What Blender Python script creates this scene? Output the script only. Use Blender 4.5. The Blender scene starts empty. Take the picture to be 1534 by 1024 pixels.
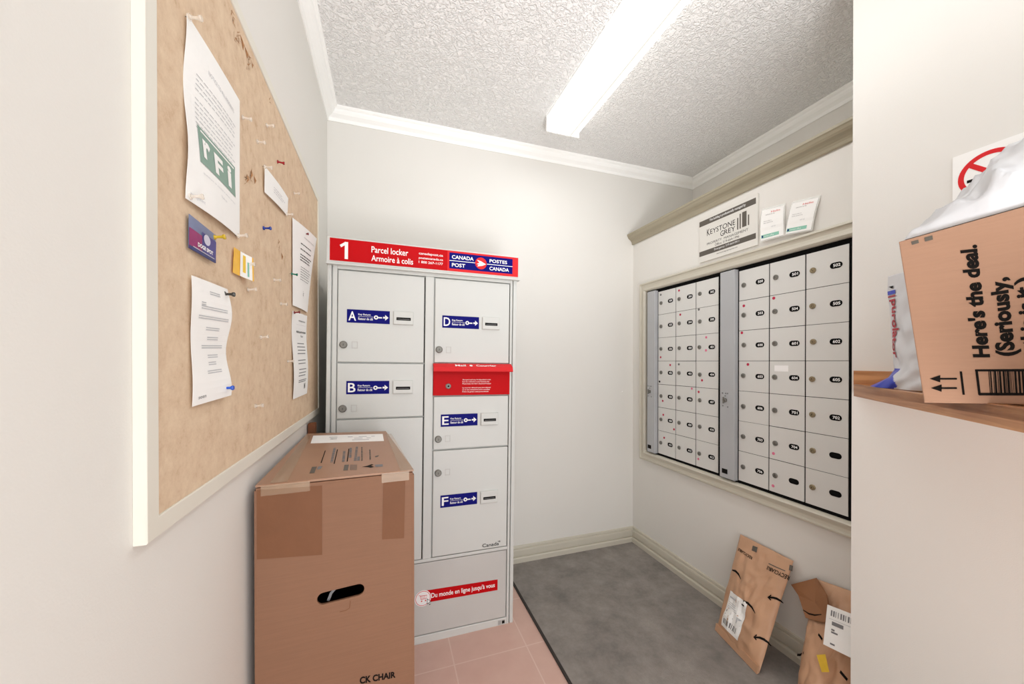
import bpy, math, random
from mathutils import Vector, noise, Matrix
random.seed(7)
sc = bpy.context.scene
col = sc.collection

# ------------------------------------------------------------------ camera
F_PX, CX, HORIZON, EYE = 551.0, 767.0, 541.0, 1.2
YAW = math.atan2(187, 551)
SY, CY = math.sin(YAW), math.cos(YAW)
PITCH = 0.0044
cd = bpy.data.cameras.new('camera')
cam = bpy.data.objects.new('camera', cd); col.objects.link(cam)
cam.location = (0, 0, EYE)
cam.rotation_euler = (math.pi/2 - PITCH, 0, -YAW)
cd.sensor_width = 36; cd.sensor_fit = 'HORIZONTAL'
cd.lens = 36*F_PX/1534
cd.shift_x = 0
cd.shift_y = (HORIZON - 512 + F_PX*PITCH)/1534
cd.clip_start = 0.02
sc.camera = cam

# ------------------------------------------------------------------ light and exposure
w = bpy.data.worlds.new('world'); sc.world = w; w.use_nodes = True
bg = w.node_tree.nodes['Background']
bg.inputs[0].default_value = (0.93, 0.97, 1.0, 1); bg.inputs[1].default_value = 1.1
def area(name, loc, rot, sx, sy, power, colr):
    l = bpy.data.lights.new(name, 'AREA'); l.shape = 'RECTANGLE'; l.size = sx; l.size_y = sy
    l.energy = power; l.color = colr
    o = bpy.data.objects.new(name, l); o.location = loc; o.rotation_euler = rot; col.objects.link(o); return o
area('rear_fill_overhead', (0.5, -1.0, 2.44), (math.radians(12), 0, 0), 1.2, 0.8, 8, (.96, .985, 1))  # added overhead fill behind the camera, not a known corridor lamp
area('rear_fill_broad', (0.5, -1.9, 1.25), (math.radians(90), 0, 0), 1.6, 2.2, 9, (.98, .99, 1))  # added broad fill at the open end, no doorway is known there
area('rear_fill_upward', (0.5, -1.0, .35), (math.radians(146), 0, 0), 1.5, 0.8, 9, (.97, .985, 1))  # added low fill aimed upward to brighten ceiling and walls
sl = bpy.data.lights.new('ceiling_fill_spot', 'SPOT'); sl.energy = 84; sl.spot_size = math.radians(86); sl.spot_blend = 1; sl.shadow_soft_size = .3; sl.color = (.98, .99, 1)  # added spot that brightens the ceiling, stands for no known lamp
so = bpy.data.objects.new('ceiling_fill_spot', sl); col.objects.link(so); so.location = (.45, -.3, .75)
so.rotation_euler = (Vector((.9, .95, 2.47))-so.location).to_track_quat('-Z', 'Y').to_euler()
sc.cycles.diffuse_bounces = 8
sc.view_settings.view_transform = 'Standard'; sc.view_settings.look = 'None'
sc.view_settings.gamma = 1; sc.view_settings.exposure = 0.54
sc.view_settings.use_curve_mapping = False

# ------------------------------------------------------------------ helpers
def ray(u, v): r = u-CX; return (F_PX*SY+r*CY, F_PX*CY-r*SY, HORIZON-v)
def atX(u, v, x): a, b, c = ray(u, v); s = x/a; return Vector((x, b*s, EYE+c*s))
def atY(u, v, y): a, b, c = ray(u, v); s = y/b; return Vector((a*s, y, EYE+c*s))
def atZ(u, v, z): a, b, c = ray(u, v); s = (z-EYE)/c; return Vector((a*s, b*s, z))
def atP(u, v, o, n):
    d = Vector(ray(u, v)); e = Vector((0, 0, EYE)); return e + d*((o-e).dot(n)/d.dot(n))

def frame(o, r, up):
    o = Vector(o); r = Vector(r); up = Vector(up); n = r.cross(up)
    return lambda u, v, w=0: o + r*u + up*v + n*w
def quadframe(TL, TR, BR, BL, curl=None):
    TL, TR, BR, BL = map(Vector, (TL, TR, BR, BL))
    n = (TR-TL).cross(TL-BL).normalized()
    def f(u, v, w=0):
        p = BL*(1-u)*(1-v)+BR*u*(1-v)+TR*u*v+TL*(1-u)*v
        return p + n*(w + (curl(u, v) if curl else 0))
    return f
def off(f, du, dv, dw=0): return lambda u, v, w=0: f(u+du, v+dv, w+dw)

MATS = {}
def mat(name, c, rough=0.6, metal=0, bump=0, bscale=200, var=0, vscale=8, spec=0.5, coat=0, emit=0, ecol=None, trans=0, alpha=1, sss=0):
    m = bpy.data.materials.new(name); m.use_nodes = True; MATS[name] = m
    nt = m.node_tree; b = nt.nodes['Principled BSDF']
    c = tuple(c)
    b.inputs['Base Color'].default_value = c+(1,); b.inputs['Roughness'].default_value = rough
    b.inputs['Metallic'].default_value = metal; b.inputs['Specular IOR Level'].default_value = spec
    b.inputs['Coat Weight'].default_value = coat; b.inputs['Transmission Weight'].default_value = trans
    b.inputs['Alpha'].default_value = alpha
    if emit:
        b.inputs['Emission Color'].default_value = (ecol or c)+(1,); b.inputs['Emission Strength'].default_value = emit
    tc = nt.nodes.new('ShaderNodeTexCoord')
    n = nt.nodes.new('ShaderNodeTexNoise'); n.inputs['Scale'].default_value = vscale; n.inputs['Detail'].default_value = 6
    nt.links.new(tc.outputs['Object'], n.inputs['Vector'])
    if var:
        r = nt.nodes.new('ShaderNodeValToRGB')
        r.color_ramp.elements[0].position = .3; r.color_ramp.elements[1].position = .7
        r.color_ramp.elements[0].color = tuple(x*(1-var) for x in c)+(1,)
        r.color_ramp.elements[1].color = tuple(min(1, x*(1+var)) for x in c)+(1,)
        nt.links.new(n.outputs['Fac'], r.inputs['Fac']); nt.links.new(r.outputs['Color'], b.inputs['Base Color'])
    if bump:
        n2 = nt.nodes.new('ShaderNodeTexNoise'); n2.inputs['Scale'].default_value = bscale; n2.inputs['Detail'].default_value = 4
        nt.links.new(tc.outputs['Object'], n2.inputs['Vector'])
        bp = nt.nodes.new('ShaderNodeBump'); bp.inputs['Strength'].default_value = bump; bp.inputs['Distance'].default_value = .002
        nt.links.new(n2.outputs['Fac'], bp.inputs['Height']); nt.links.new(bp.outputs['Normal'], b.inputs['Normal'])
    return m

def s2l(*rgb): return tuple(((x/255)/12.92 if x/255 <= .04045 else ((x/255+.055)/1.055)**2.4) for x in rgb)

WALL = mat('wall_paint', s2l(226, 224, 219), .62, bump=.12, bscale=350, var=.01, vscale=3)
TRIMW = mat('white_gloss_trim', s2l(250, 250, 248), .35, var=.01)
TAN = mat('tan_gloss_paint', s2l(158, 150, 129), .34, var=.02, vscale=6)
TANL = mat('pale_tan_gloss_paint', s2l(202, 197, 183), .36, var=.02, vscale=6)
METAL = mat('locker_enamel', s2l(207, 209, 206), .42, bump=.05, bscale=500, var=.01, vscale=2)
PANELM = mat('locker_kick_enamel', s2l(196, 195, 192), .35, bump=.05, bscale=500, var=.03, vscale=4)
DARK = mat('gap_black', (.005, .005, .005), .9, spec=.1, var=.1)
RED = mat('signal_red', s2l(192, 4, 14), .5, spec=.12, var=.02)
REDL = mat('light_red', s2l(214, 46, 50), .5, spec=.12, var=.02)
BLUE = mat('post_blue', s2l(8, 10, 112), .5, spec=.1, var=.02)
WHITE = mat('print_white', s2l(245, 245, 245), .5, var=.01)
INK = mat('print_black', s2l(20, 17, 15), .6, spec=.1, var=.1)
GREYINK = mat('print_grey', s2l(120, 120, 122), .6, var=.1)
PALEINK = mat('print_pale_grey', s2l(192, 194, 198), .6, var=.1)
STEEL = mat('lock_steel', s2l(128, 126, 120), .5, metal=.6, var=.05, vscale=300)
BRASS = mat('lock_brass', s2l(158, 145, 118), .35, metal=.8, var=.08, vscale=300)
ALU = mat('mailbox_enamel', s2l(216, 216, 213), .38, bump=.04, bscale=600, var=.012, vscale=5)
ALUSTRIP = mat('mailbox_strip_aluminium', s2l(176, 178, 181), .42, metal=0, var=.02)
DOTR = mat('sticker_crimson', s2l(186, 30, 68), .6, var=.1, vscale=200)
DOTP = mat('sticker_pink', s2l(222, 120, 150), .6, var=.1, vscale=200)
DOTG = mat('sticker_grey', s2l(110, 108, 108), .6, var=.1, vscale=200)
PAPER = mat('paper_white', s2l(244, 244, 242), .7, var=.01, vscale=20)
GREEN = mat('print_green', s2l(130, 160, 146), .6, var=.03)
TEAL = mat('print_teal', s2l(138, 196, 176), .6, var=.03)
PLASTIC = mat('clear_plastic', (.93, .93, .9), .15, alpha=.55, var=.01)
TAPE = mat('clear_tape', s2l(205, 178, 150), .2, coat=.3, alpha=.32, var=.05, vscale=30, bump=.25, bscale=40)
TAPEB = mat('brown_tape', s2l(118, 78, 52), .5, coat=0, spec=.25, var=.04, vscale=20, bump=.2, bscale=60)
SIGNG = mat('sign_silver', s2l(222, 220, 214), .4, var=.01)
TAUPE = mat('sign_taupe', s2l(88, 82, 74), .5, var=.02)
POLY = mat('poly_white', s2l(205, 206, 209), .32, var=.01, bump=.15, bscale=60)
POLYB = mat('poly_blue', s2l(40, 58, 180), .28, var=.06, vscale=40)
PRED = mat('print_maroon', s2l(165, 36, 52), .5, var=.04)
YEL = mat('sticker_yellow', s2l(236, 196, 60), .5, var=.05, vscale=60)
WOODD = mat('dark_wood', s2l(120, 66, 28), .5, var=.3, vscale=12)
RUBBER = mat('mat_edge_rubber', s2l(52, 47, 45), .8, var=.1)

def cardboard(name, c, sc_=1.0):
    m = mat(name, c, .62); nt = m.node_tree; b = nt.nodes['Principled BSDF']; b.inputs['Specular IOR Level'].default_value = .35
    tc = nt.nodes.new('ShaderNodeTexCoord')
    mp = nt.nodes.new('ShaderNodeMapping'); mp.inputs['Scale'].default_value = (3, 3, 60*sc_)
    n = nt.nodes.new('ShaderNodeTexNoise'); n.inputs['Scale'].default_value = 4; n.inputs['Detail'].default_value = 5
    nt.links.new(tc.outputs['Object'], mp.inputs[0]); nt.links.new(mp.outputs[0], n.inputs['Vector'])
    n3 = nt.nodes.new('ShaderNodeTexNoise'); n3.inputs['Scale'].default_value = 5; n3.inputs['Detail'].default_value = 4
    nt.links.new(tc.outputs['Object'], n3.inputs['Vector'])
    mx = nt.nodes.new('ShaderNodeMath'); mx.operation = 'ADD'
    nt.links.new(n.outputs['Fac'], mx.inputs[0]); nt.links.new(n3.outputs['Fac'], mx.inputs[1])
    r = nt.nodes.new('ShaderNodeValToRGB')
    r.color_ramp.elements[0].position = .35*1; r.color_ramp.elements[1].position = .65
    hf = nt.nodes.new('ShaderNodeMath'); hf.operation = 'MULTIPLY'; hf.inputs[1].default_value = .5
    nt.links.new(mx.outputs[0], hf.inputs[0])
    r.color_ramp.elements[0].color = tuple(x*.95 for x in c)+(1,); r.color_ramp.elements[1].color = tuple(x*1.03 for x in c)+(1,)
    nt.links.new(hf.outputs[0], r.inputs['Fac']); nt.links.new(r.outputs['Color'], b.inputs['Base Color'])
    bp = nt.nodes.new('ShaderNodeBump'); bp.inputs['Strength'].default_value = .15; bp.inputs['Distance'].default_value = .002
    nt.links.new(n.outputs['Fac'], bp.inputs['Height']); nt.links.new(bp.outputs['Normal'], b.inputs['Normal'])
    return m
CARD = cardboard('cardboard_kraft', s2l(134, 97, 74))
CARDT = cardboard('cardboard_lit_top', s2l(166, 128, 103)); CARDT.node_tree.nodes['Principled BSDF'].inputs['Roughness'].default_value = .38  # same kraft lightened: overhead light and tape sheen painted into the colour
CARD2 = cardboard('cardboard_light', s2l(160, 124, 101))
KRAFT = mat('kraft_paper', s2l(196, 154, 122), .5, bump=.8, bscale=38, var=.05, vscale=18)
KRAFTD = mat('kraft_paper_inside', s2l(150, 102, 66), .6, bump=.4, bscale=22, var=.06, vscale=18)

def cork():
    c = s2l(208, 178, 150); m = mat('cork_fibreboard', c, .85); nt = m.node_tree; b = nt.nodes['Principled BSDF']
    b.inputs['Specular IOR Level'].default_value = .1
    tc = nt.nodes.new('ShaderNodeTexCoord'); n = nt.nodes.new('ShaderNodeTexNoise')
    n.inputs['Scale'].default_value = 34; n.inputs['Detail'].default_value = 12; n.inputs['Roughness'].default_value = .78
    nt.links.new(tc.outputs['Object'], n.inputs['Vector'])
    r = nt.nodes.new('ShaderNodeValToRGB'); e = r.color_ramp.elements
    e[0].position = .25; e[0].color = s2l(186, 154, 122)+(1,)
    e[1].position = .72; e[1].color = s2l(228, 207, 180)+(1,)
    k = e.new(.44); k.color = s2l(212, 187, 160)+(1,)
    nt.links.new(n.outputs['Fac'], r.inputs['Fac']); nt.links.new(r.outputs['Color'], b.inputs['Base Color'])
    bp = nt.nodes.new('ShaderNodeBump'); bp.inputs['Strength'].default_value = .3; bp.inputs['Distance'].default_value = .002
    nt.links.new(n.outputs['Fac'], bp.inputs['Height']); nt.links.new(bp.outputs['Normal'], b.inputs['Normal'])
    return m
CORK = cork()
TORN = mat('torn_cork_brown', s2l(160, 118, 80), .9, var=.25, vscale=150)

def ceil_mat():
    m = mat('stippled_ceiling', s2l(240, 239, 238), .8); nt = m.node_tree; b = nt.nodes['Principled BSDF']
    tc = nt.nodes.new('ShaderNodeTexCoord')
    n = nt.nodes.new('ShaderNodeTexNoise'); n.inputs['Scale'].default_value = 60; n.inputs['Detail'].default_value = 2.5; n.inputs['Distortion'].default_value = 1.6
    nt.links.new(tc.outputs['Object'], n.inputs['Vector'])
    r = nt.nodes.new('ShaderNodeValToRGB'); r.color_ramp.elements[0].position = .42; r.color_ramp.elements[1].position = .62
    nt.links.new(n.outputs['Fac'], r.inputs['Fac'])
    bp = nt.nodes.new('ShaderNodeBump'); bp.inputs['Strength'].default_value = .75; bp.inputs['Distance'].default_value = .006
    nt.links.new(r.outputs['Color'], bp.inputs['Height']); nt.links.new(bp.outputs['Normal'], b.inputs['Normal'])
    return m
CEIL = ceil_mat()

def tile_mat():
    m = mat('pink_floor_tile', (1, 1, 1), .38); nt = m.node_tree; b = nt.nodes['Principled BSDF']
    tc = nt.nodes.new('ShaderNodeTexCoord'); mp = nt.nodes.new('ShaderNodeMapping')
    mp.inputs['Location'].default_value = (-.555, -1.446, 0)
    br = nt.nodes.new('ShaderNodeTexBrick'); br.offset = 0; br.inputs['Scale'].default_value = 1
    br.inputs['Brick Width'].default_value = .305; br.inputs['Row Height'].default_value = .305
    br.inputs['Mortar Size'].default_value = .0028; br.inputs['Mortar Smooth'].default_value = .3
    n = nt.nodes.new('ShaderNodeTexNoise'); n.inputs['Scale'].default_value = 14; n.inputs['Detail'].default_value = 5
    r = nt.nodes.new('ShaderNodeValToRGB')
    r.color_ramp.elements[0].color = s2l(202, 164, 151)+(1,); r.color_ramp.elements[1].color = s2l(216, 182, 169)+(1,)
    nt.links.new(tc.outputs['Object'], mp.inputs[0]); nt.links.new(mp.outputs[0], br.inputs['Vector'])
    nt.links.new(tc.outputs['Object'], n.inputs['Vector']); nt.links.new(n.outputs['Fac'], r.inputs['Fac'])
    nt.links.new(r.outputs['Color'], br.inputs['Color1']); nt.links.new(r.outputs['Color'], br.inputs['Color2'])
    br.inputs['Mortar'].default_value = s2l(220, 192, 181)+(1,)
    nt.links.new(br.outputs['Color'], b.inputs['Base Color'])
    return m
TILE = tile_mat()

def carpet_mat():
    m = mat('grey_carpet', (1, 1, 1), .95); nt = m.node_tree; b = nt.nodes['Principled BSDF']; b.inputs['Specular IOR Level'].default_value = .1
    tc = nt.nodes.new('ShaderNodeTexCoord')
    n = nt.nodes.new('ShaderNodeTexNoise'); n.inputs['Scale'].default_value = 5; n.inputs['Detail'].default_value = 12; n.inputs['Roughness'].default_value = .75
    nt.links.new(tc.outputs['Object'], n.inputs['Vector'])
    r = nt.nodes.new('ShaderNodeValToRGB'); e = r.color_ramp.elements
    e[0].position = .3; e[0].color = s2l(116, 112, 109)+(1,); e[1].position = .7; e[1].color = s2l(162, 156, 150)+(1,)
    nt.links.new(n.outputs['Fac'], r.inputs['Fac']); nt.links.new(r.outputs['Color'], b.inputs['Base Color'])
    n2 = nt.nodes.new('ShaderNodeTexNoise'); n2.inputs['Scale'].default_value = 420
    nt.links.new(tc.outputs['Object'], n2.inputs['Vector'])
    bp = nt.nodes.new('ShaderNodeBump'); bp.inputs['Strength'].default_value = .6; bp.inputs['Distance'].default_value = .003
    nt.links.new(n2.outputs['Fac'], bp.inputs['Height']); nt.links.new(bp.outputs['Normal'], b.inputs['Normal'])
    return m
CARPET = carpet_mat()

def wood_mat(name='oak_varnish', ang=-45):
    m = mat(name, (1, 1, 1), .3); nt = m.node_tree; b = nt.nodes['Principled BSDF']; b.inputs['Coat Weight'].default_value = .25
    tc = nt.nodes.new('ShaderNodeTexCoord'); mp = nt.nodes.new('ShaderNodeMapping')
    mp.inputs['Rotation'].default_value = (0, 0, math.radians(ang)); mp2 = nt.nodes.new('ShaderNodeMapping'); mp2.inputs['Scale'].default_value = (2.5, 45, 45)
    n = nt.nodes.new('ShaderNodeTexNoise'); n.inputs['Scale'].default_value = 1.4; n.inputs['Detail'].default_value = 8; n.inputs['Distortion'].default_value = .7
    nt.links.new(tc.outputs['Object'], mp.inputs[0]); nt.links.new(mp.outputs[0], mp2.inputs[0]); nt.links.new(mp2.outputs[0], n.inputs['Vector'])
    r = nt.nodes.new('ShaderNodeValToRGB'); e = r.color_ramp.elements
    e[0].position = .35; e[0].color = s2l(150, 92, 48)+(1,); e[1].position = .65; e[1].color = s2l(206, 152, 104)+(1,)
    nt.links.new(n.outputs['Fac'], r.inputs['Fac']); nt.links.new(r.outputs['Color'], b.inputs['Base Color'])
    return m
OAK = wood_mat()
OAKR = wood_mat('oak_rail', 90)

def lens_mat():
    m = mat('prismatic_lens', (.52, .52, .5), .3, emit=9.0, ecol=(1, .985, .95)); nt = m.node_tree; b = nt.nodes['Principled BSDF']
    tc = nt.nodes.new('ShaderNodeTexCoord'); wv = nt.nodes.new('ShaderNodeTexWave'); wv.bands_direction = 'Y'
    wv.inputs['Scale'].default_value = 55
    nt.links.new(tc.outputs['Object'], wv.inputs['Vector'])
    bp = nt.nodes.new('ShaderNodeBump'); bp.inputs['Strength'].default_value = .4; bp.inputs['Distance'].default_value = .002
    nt.links.new(wv.outputs['Fac'], bp.inputs['Height']); nt.links.new(bp.outputs['Normal'], b.inputs['Normal'])
    # the lens glows most right under the tube and least between tube and far edge
    sx = nt.nodes.new('ShaderNodeSeparateXYZ'); nt.links.new(tc.outputs['Object'], sx.inputs[0])
    mr = nt.nodes.new('ShaderNodeMapRange'); mr.inputs['From Min'].default_value = -.093; mr.inputs['From Max'].default_value = .093
    nt.links.new(sx.outputs['X'], mr.inputs['Value'])
    cr = nt.nodes.new('ShaderNodeValToRGB'); e = cr.color_ramp.elements
    e[0].position = 0; e[0].color = (.05, .05, .05, 1); e[1].position = 1; e[1].color = (.16, .155, .145, 1)
    for p_, c_ in ((.15, (.7, .71, .72)), (.3, (1, 1.01, 1.03)), (.5, (.6, .61, .62)), (.72, (.018, .017, .014)), (.85, (.2, .195, .18))): k = e.new(p_); k.color = c_+(1,)
    nt.links.new(mr.outputs[0], cr.inputs['Fac']); nt.links.new(cr.outputs['Color'], b.inputs['Emission Color'])
    return m
LENS = lens_mat()

# text geometry cache
_tc = {}
def text_geo(s, bold):
    k = (s, bold)
    if k in _tc: return _tc[k]
    c = bpy.data.curves.new('t', 'FONT'); c.body = s; c.size = 1; c.offset = bold; c.resolution_u = 3; c.fill_mode = 'FRONT'
    o = bpy.data.objects.new('t', c); col.objects.link(o)
    me = bpy.data.meshes.new_from_object(o.evaluated_get(bpy.context.evaluated_depsgraph_get()))
    vs = [v.co.copy() for v in me.vertices]; fs = [tuple(p.vertices) for p in me.polygons]
    bpy.data.objects.remove(o); bpy.data.curves.remove(c); bpy.data.meshes.remove(me)
    x0 = min(v.x for v in vs); x1 = max(v.x for v in vs); y0 = min(v.y for v in vs); y1 = max(v.y for v in vs)
    out = ([((v.x-x0)/(x1-x0), (v.y-y0)/(y1-y0)) for v in vs], fs, (x1-x0)/(y1-y0))
    _tc[k] = out; return out

class MB:
    def __init__(s): s.v = []; s.f = []; s.m = []; s.mats = []
    def mi(s, m):
        if m not in s.mats: s.mats.append(m)
        return s.mats.index(m)
    def add(s, vs, fs, m):
        b = len(s.v); s.v += [Vector(v) for v in vs]; i = s.mi(m)
        for f in fs: s.f.append([b+k for k in f]); s.m.append(i)
        return s
    def box(s, F, u0, u1, v0, v1, w0, w1, m, bev=0):
        if bev:
            b = min(bev, abs(w1-w0)*.99, abs(u1-u0)*.45, abs(v1-v0)*.45)
            return s.prism(F, [(u0, v0), (u1, v0), (u1, v1), (u0, v1)], w0, w1, m, b)
        P = [F(u, v, w) for w in (w0, w1) for (u, v) in ((u0, v0), (u1, v0), (u1, v1), (u0, v1))]
        return s.add(P, [(3, 2, 1, 0), (4, 5, 6, 7), (0, 1, 5, 4), (1, 2, 6, 5), (2, 3, 7, 6), (3, 0, 4, 7)], m)
    def prism(s, F, pts, w0, w1, m, bev=0):
        n = len(pts); cx = sum(p[0] for p in pts)/n; cy = sum(p[1] for p in pts)/n
        rings = [(w0, 0)]
        if bev: rings += [(w1-bev, 0), (w1-bev*.3, bev*.3), (w1, bev)]
        else: rings += [(w1, 0)]
        V = []
        for (w_, ins) in rings:
            for (x, y) in pts:
                if ins:
                    x = x - math.copysign(min(ins, abs(x-cx)), x-cx); y = y - math.copysign(min(ins, abs(y-cy)), y-cy)
                V.append(F(x, y, w_))
        fs = [tuple(reversed(range(n)))]; R = len(rings)
        for r in range(R-1):
            for i in range(n):
                j = (i+1) % n; fs.append((r*n+i, r*n+j, (r+1)*n+j, (r+1)*n+i))
        fs.append(tuple((R-1)*n+i for i in range(n)))
        return s.add(V, fs, m)
    def cyl(s, F, u, v, r, w0, w1, m, n=24, r2=None, bev=0, ru=None):
        r2 = r if r2 is None else r2; ru = ru or 1
        rr = [(w0, r), (w1-bev, r2)] + ([(w1, max(r2-bev, 1e-4))] if bev else [])
        V = []
        for (w_, q) in rr:
            for i in range(n):
                a = 2*math.pi*i/n; V.append(F(u+q*ru*math.cos(a), v+q*math.sin(a), w_))
        fs = [tuple(reversed(range(n)))]
        for k in range(len(rr)-1):
            for i in range(n):
                j = (i+1) % n; fs.append((k*n+i, k*n+j, (k+1)*n+j, (k+1)*n+i))
        fs.append(tuple((len(rr)-1)*n+i for i in range(n)))
        return s.add(V, fs, m)
    def stadium(s, F, u, v, L, h, w0, w1, m, n=10):
        pts = []; r = h/2; a = L/2-r
        for i in range(n+1):
            t = -math.pi/2+math.pi*i/n; pts.append((u+a+r*math.cos(t), v+r*math.sin(t)))
        for i in range(n+1):
            t = math.pi/2+math.pi*i/n; pts.append((u-a+r*math.cos(t), v+r*math.sin(t)))
        return s.prism(F, pts, w0, w1, m)
    def ring(s, F, u, v, r0, r1, w, m, n=40, a0=0, a1=2*math.pi, ru=1):
        V = []; fs = []
        for i in range(n+1):
            a = a0+(a1-a0)*i/n
            V += [F(u+r0*ru*math.cos(a), v+r0*math.sin(a), w), F(u+r1*ru*math.cos(a), v+r1*math.sin(a), w)]
            if i: k = 2*i; fs.append((k-2, k-1, k+1, k))
        return s.add(V, fs, m)
    def line(s, F, pts, wd, w, m):
        V = []; fs = []
        for i, (x, y) in enumerate(pts):
            a = pts[max(i-1, 0)]; b = pts[min(i+1, len(pts)-1)]
            dx, dy = b[0]-a[0], b[1]-a[1]; l = math.hypot(dx, dy) or 1; k = wd[i] if isinstance(wd, (list, tuple)) else wd
            nx, ny = -dy/l*k/2, dx/l*k/2
            V += [F(x+nx, y+ny, w), F(x-nx, y-ny, w)]
            if i: q = 2*i; fs.append((q-2, q-1, q+1, q))
        return s.add(V, fs, m)
    def text(s, F, t, u0, u1, v0, v1, w, m, bold=.02):
        vs, fs, asp = text_geo(t, bold)
        return s.add([F(u0+(u1-u0)*x, v0+(v1-v0)*y, w) for x, y in vs], fs, m)
    def rect(s, F, u0, u1, v0, v1, w, m, nu=1, nv=1):
        V = [F(u0+(u1-u0)*i/nu, v0+(v1-v0)*j/nv, w) for j in range(nv+1) for i in range(nu+1)]
        fs = [(j*(nu+1)+i, j*(nu+1)+i+1, (j+1)*(nu+1)+i+1, (j+1)*(nu+1)+i) for j in range(nv) for i in range(nu)]
        return s.add(V, fs, m)
    def sheet(s, F, nu, nv, th, m, mback=None):   # thin closed sheet on (0..1)^2
        N = (nu+1)*(nv+1)
        A = [F(i/nu, j/nv, th) for j in range(nv+1) for i in range(nu+1)]
        B = [F(i/nu, j/nv, 0) for j in range(nv+1) for i in range(nu+1)]
        fs = []; fb = []
        for j in range(nv):
            for i in range(nu):
                q = (j*(nu+1)+i, j*(nu+1)+i+1, (j+1)*(nu+1)+i+1, (j+1)*(nu+1)+i)
                fs.append(q); fb.append(tuple(N+k for k in reversed(q)))
        edge = [i for i in range(nu+1)]+[j*(nu+1)+nu for j in range(1, nv+1)]+[nv*(nu+1)+i for i in range(nu-1, -1, -1)]+[j*(nu+1) for j in range(nv-1, 0, -1)]
        for a, b in zip(edge, edge[1:]+edge[:1]): fb.append((a, N+a, N+b, b))
        return s.add(A+B, fs+fb, m)
    def sweep(s, path, prof, m, closed=False, side=1):
        # path: (x, y) list; prof: (distance out from the wall, z)
        n = len(path); rings = []
        for i, p in enumerate(path):
            p = Vector(p)
            a = (p-Vector(path[i-1])).normalized() if i or closed else None
            b = (Vector(path[(i+1) % n])-p).normalized() if i < n-1 or closed else None
            na = Vector((-a.y, a.x))*side if a else None; nb = Vector((-b.y, b.x))*side if b else None
            if na and nb: k = (na+nb)/(1+na.dot(nb))
            else: k = na or nb
            rings.append([Vector((p.x+k.x*d, p.y+k.y*d, z)) for d, z in prof])
        q = len(prof); V = [v for r in rings for v in r]; fs = []
        for i in range(n-1 if not closed else n):
            for j in range(q):
                a = i*q+j; b = i*q+(j+1) % q; c = ((i+1) % n)*q+(j+1) % q; d = ((i+1) % n)*q+j
                fs.append((a, b, c, d) if side < 0 else (d, c, b, a))
        if not closed: fs += [tuple(range(q)), tuple((n-1)*q+j for j in reversed(range(q)))]
        return s.add(V, fs, m)
    def build(s, name, parent=None, origin=(0, 0, 0), smooth=False, **kw):
        o = Vector(origin); me = bpy.data.meshes.new(name)
        me.from_pydata([v-o for v in s.v], [], s.f); me.update()
        for m in s.mats: me.materials.append(m)
        me.polygons.foreach_set('material_index', s.m)
        if smooth: me.polygons.foreach_set('use_smooth', [True]*len(s.f))
        ob = bpy.data.objects.new(name, me); col.objects.link(ob)
        if parent: ob.parent = parent
        else: ob.location = o
        for k, v in kw.items(): ob[k] = v
        return ob
def fixn(ob):
    import bmesh
    b = bmesh.new(); b.from_mesh(ob.data); bmesh.ops.recalc_face_normals(b, faces=b.faces); b.to_mesh(ob.data); b.free(); return ob
def thing(name, label, cat, loc, group=None):
    o = bpy.data.objects.new(name, None); o.empty_display_size = .1; o.location = loc; col.objects.link(o)
    o['label'] = label; o['category'] = cat
    if group: o['group'] = group
    return o
def tag(o, label, cat, group=None):
    o['label'] = label; o['category'] = cat
    if group: o['group'] = group
    return o
def structure(mb, name, **kw): return fixn(mb.build(name, kind='structure', **kw))
W0 = frame((0, 0, 0), (1, 0, 0), (0, 1, 0))      # u=x v=y w=z

# ------------------------------------------------------------------ the room
XL, XM, XR, XP, YB, YP, ZC, YO = -.285, 1.55, 2.05, 1.34, 2.06, .728, 2.472, -1.7
structure(MB().box(W0, XL-.1, XR+.1, YO, YB+.1, -.1, 0, TILE), 'floor')
structure(MB().box(W0, XL-.1, XR+.1, YO, YB+.1, ZC, ZC+.1, CEIL), 'ceiling')
structure(MB().box(W0, XL-.1, XL, YO, YB, 0, ZC, WALL), 'wall_left')
structure(MB().box(W0, XL-.1, XR+.1, YB, YB+.1, 0, ZC, WALL), 'wall_back')
structure(MB().box(W0, XR, XR+.1, YP, YB, 0, ZC, WALL), 'wall_right')
structure(MB().box(W0, XM, XR, YP, YB, 0, 2.03, WALL), 'wall_mailbox')
structure(MB().box(W0, XP, XR+.1, YO, YP, 0, ZC, WALL), 'wall_near_right')
# ceiling crown
cp = [(0, 2.415), (.006, 2.413), (.010, 2.421), (.012, 2.428), (.020, 2.434), (.030, 2.440), (.037, 2.449), (.041, 2.458), (.047, 2.461), (.052, 2.466), (.053, 2.4719), (0, 2.4719)]
structure(MB().sweep([(XL, YO), (XL, YB), (XR, YB), (XR, YP)], cp, TRIMW, side=-1), 'trim_1')
# tan cornice on the mailbox wall
tp = [(0, 1.972), (.006, 1.970), (.010, 1.974), (.012, 1.984), (.016, 1.992), (.024, 2.000), (.034, 2.006), (.040, 2.013), (.044, 2.022), (.048, 2.026), (.048, 2.036), (0, 2.036)]
structure(MB().sweep([(XM, YB), (XM, YP)], tp, TAN, side=-1), 'trim_2')
# baseboards
bp_ = [(0, 0), (.022, 0), (.022, .034), (.019, .041), (.009, .042), (.009, .047), (.015, .050), (.015, .078), (.013, .086), (.006, .088), (.006, .093), (.009, .095), (.007, .102), (0, .104)]
structure(MB().sweep([(.56, YB), (XM, YB)], bp_, TANL, side=-1), 'baseboard_back')
structure(MB().sweep([(XM, YB), (XM, YP)], bp_, TANL, side=-1), 'baseboard_right')
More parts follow.
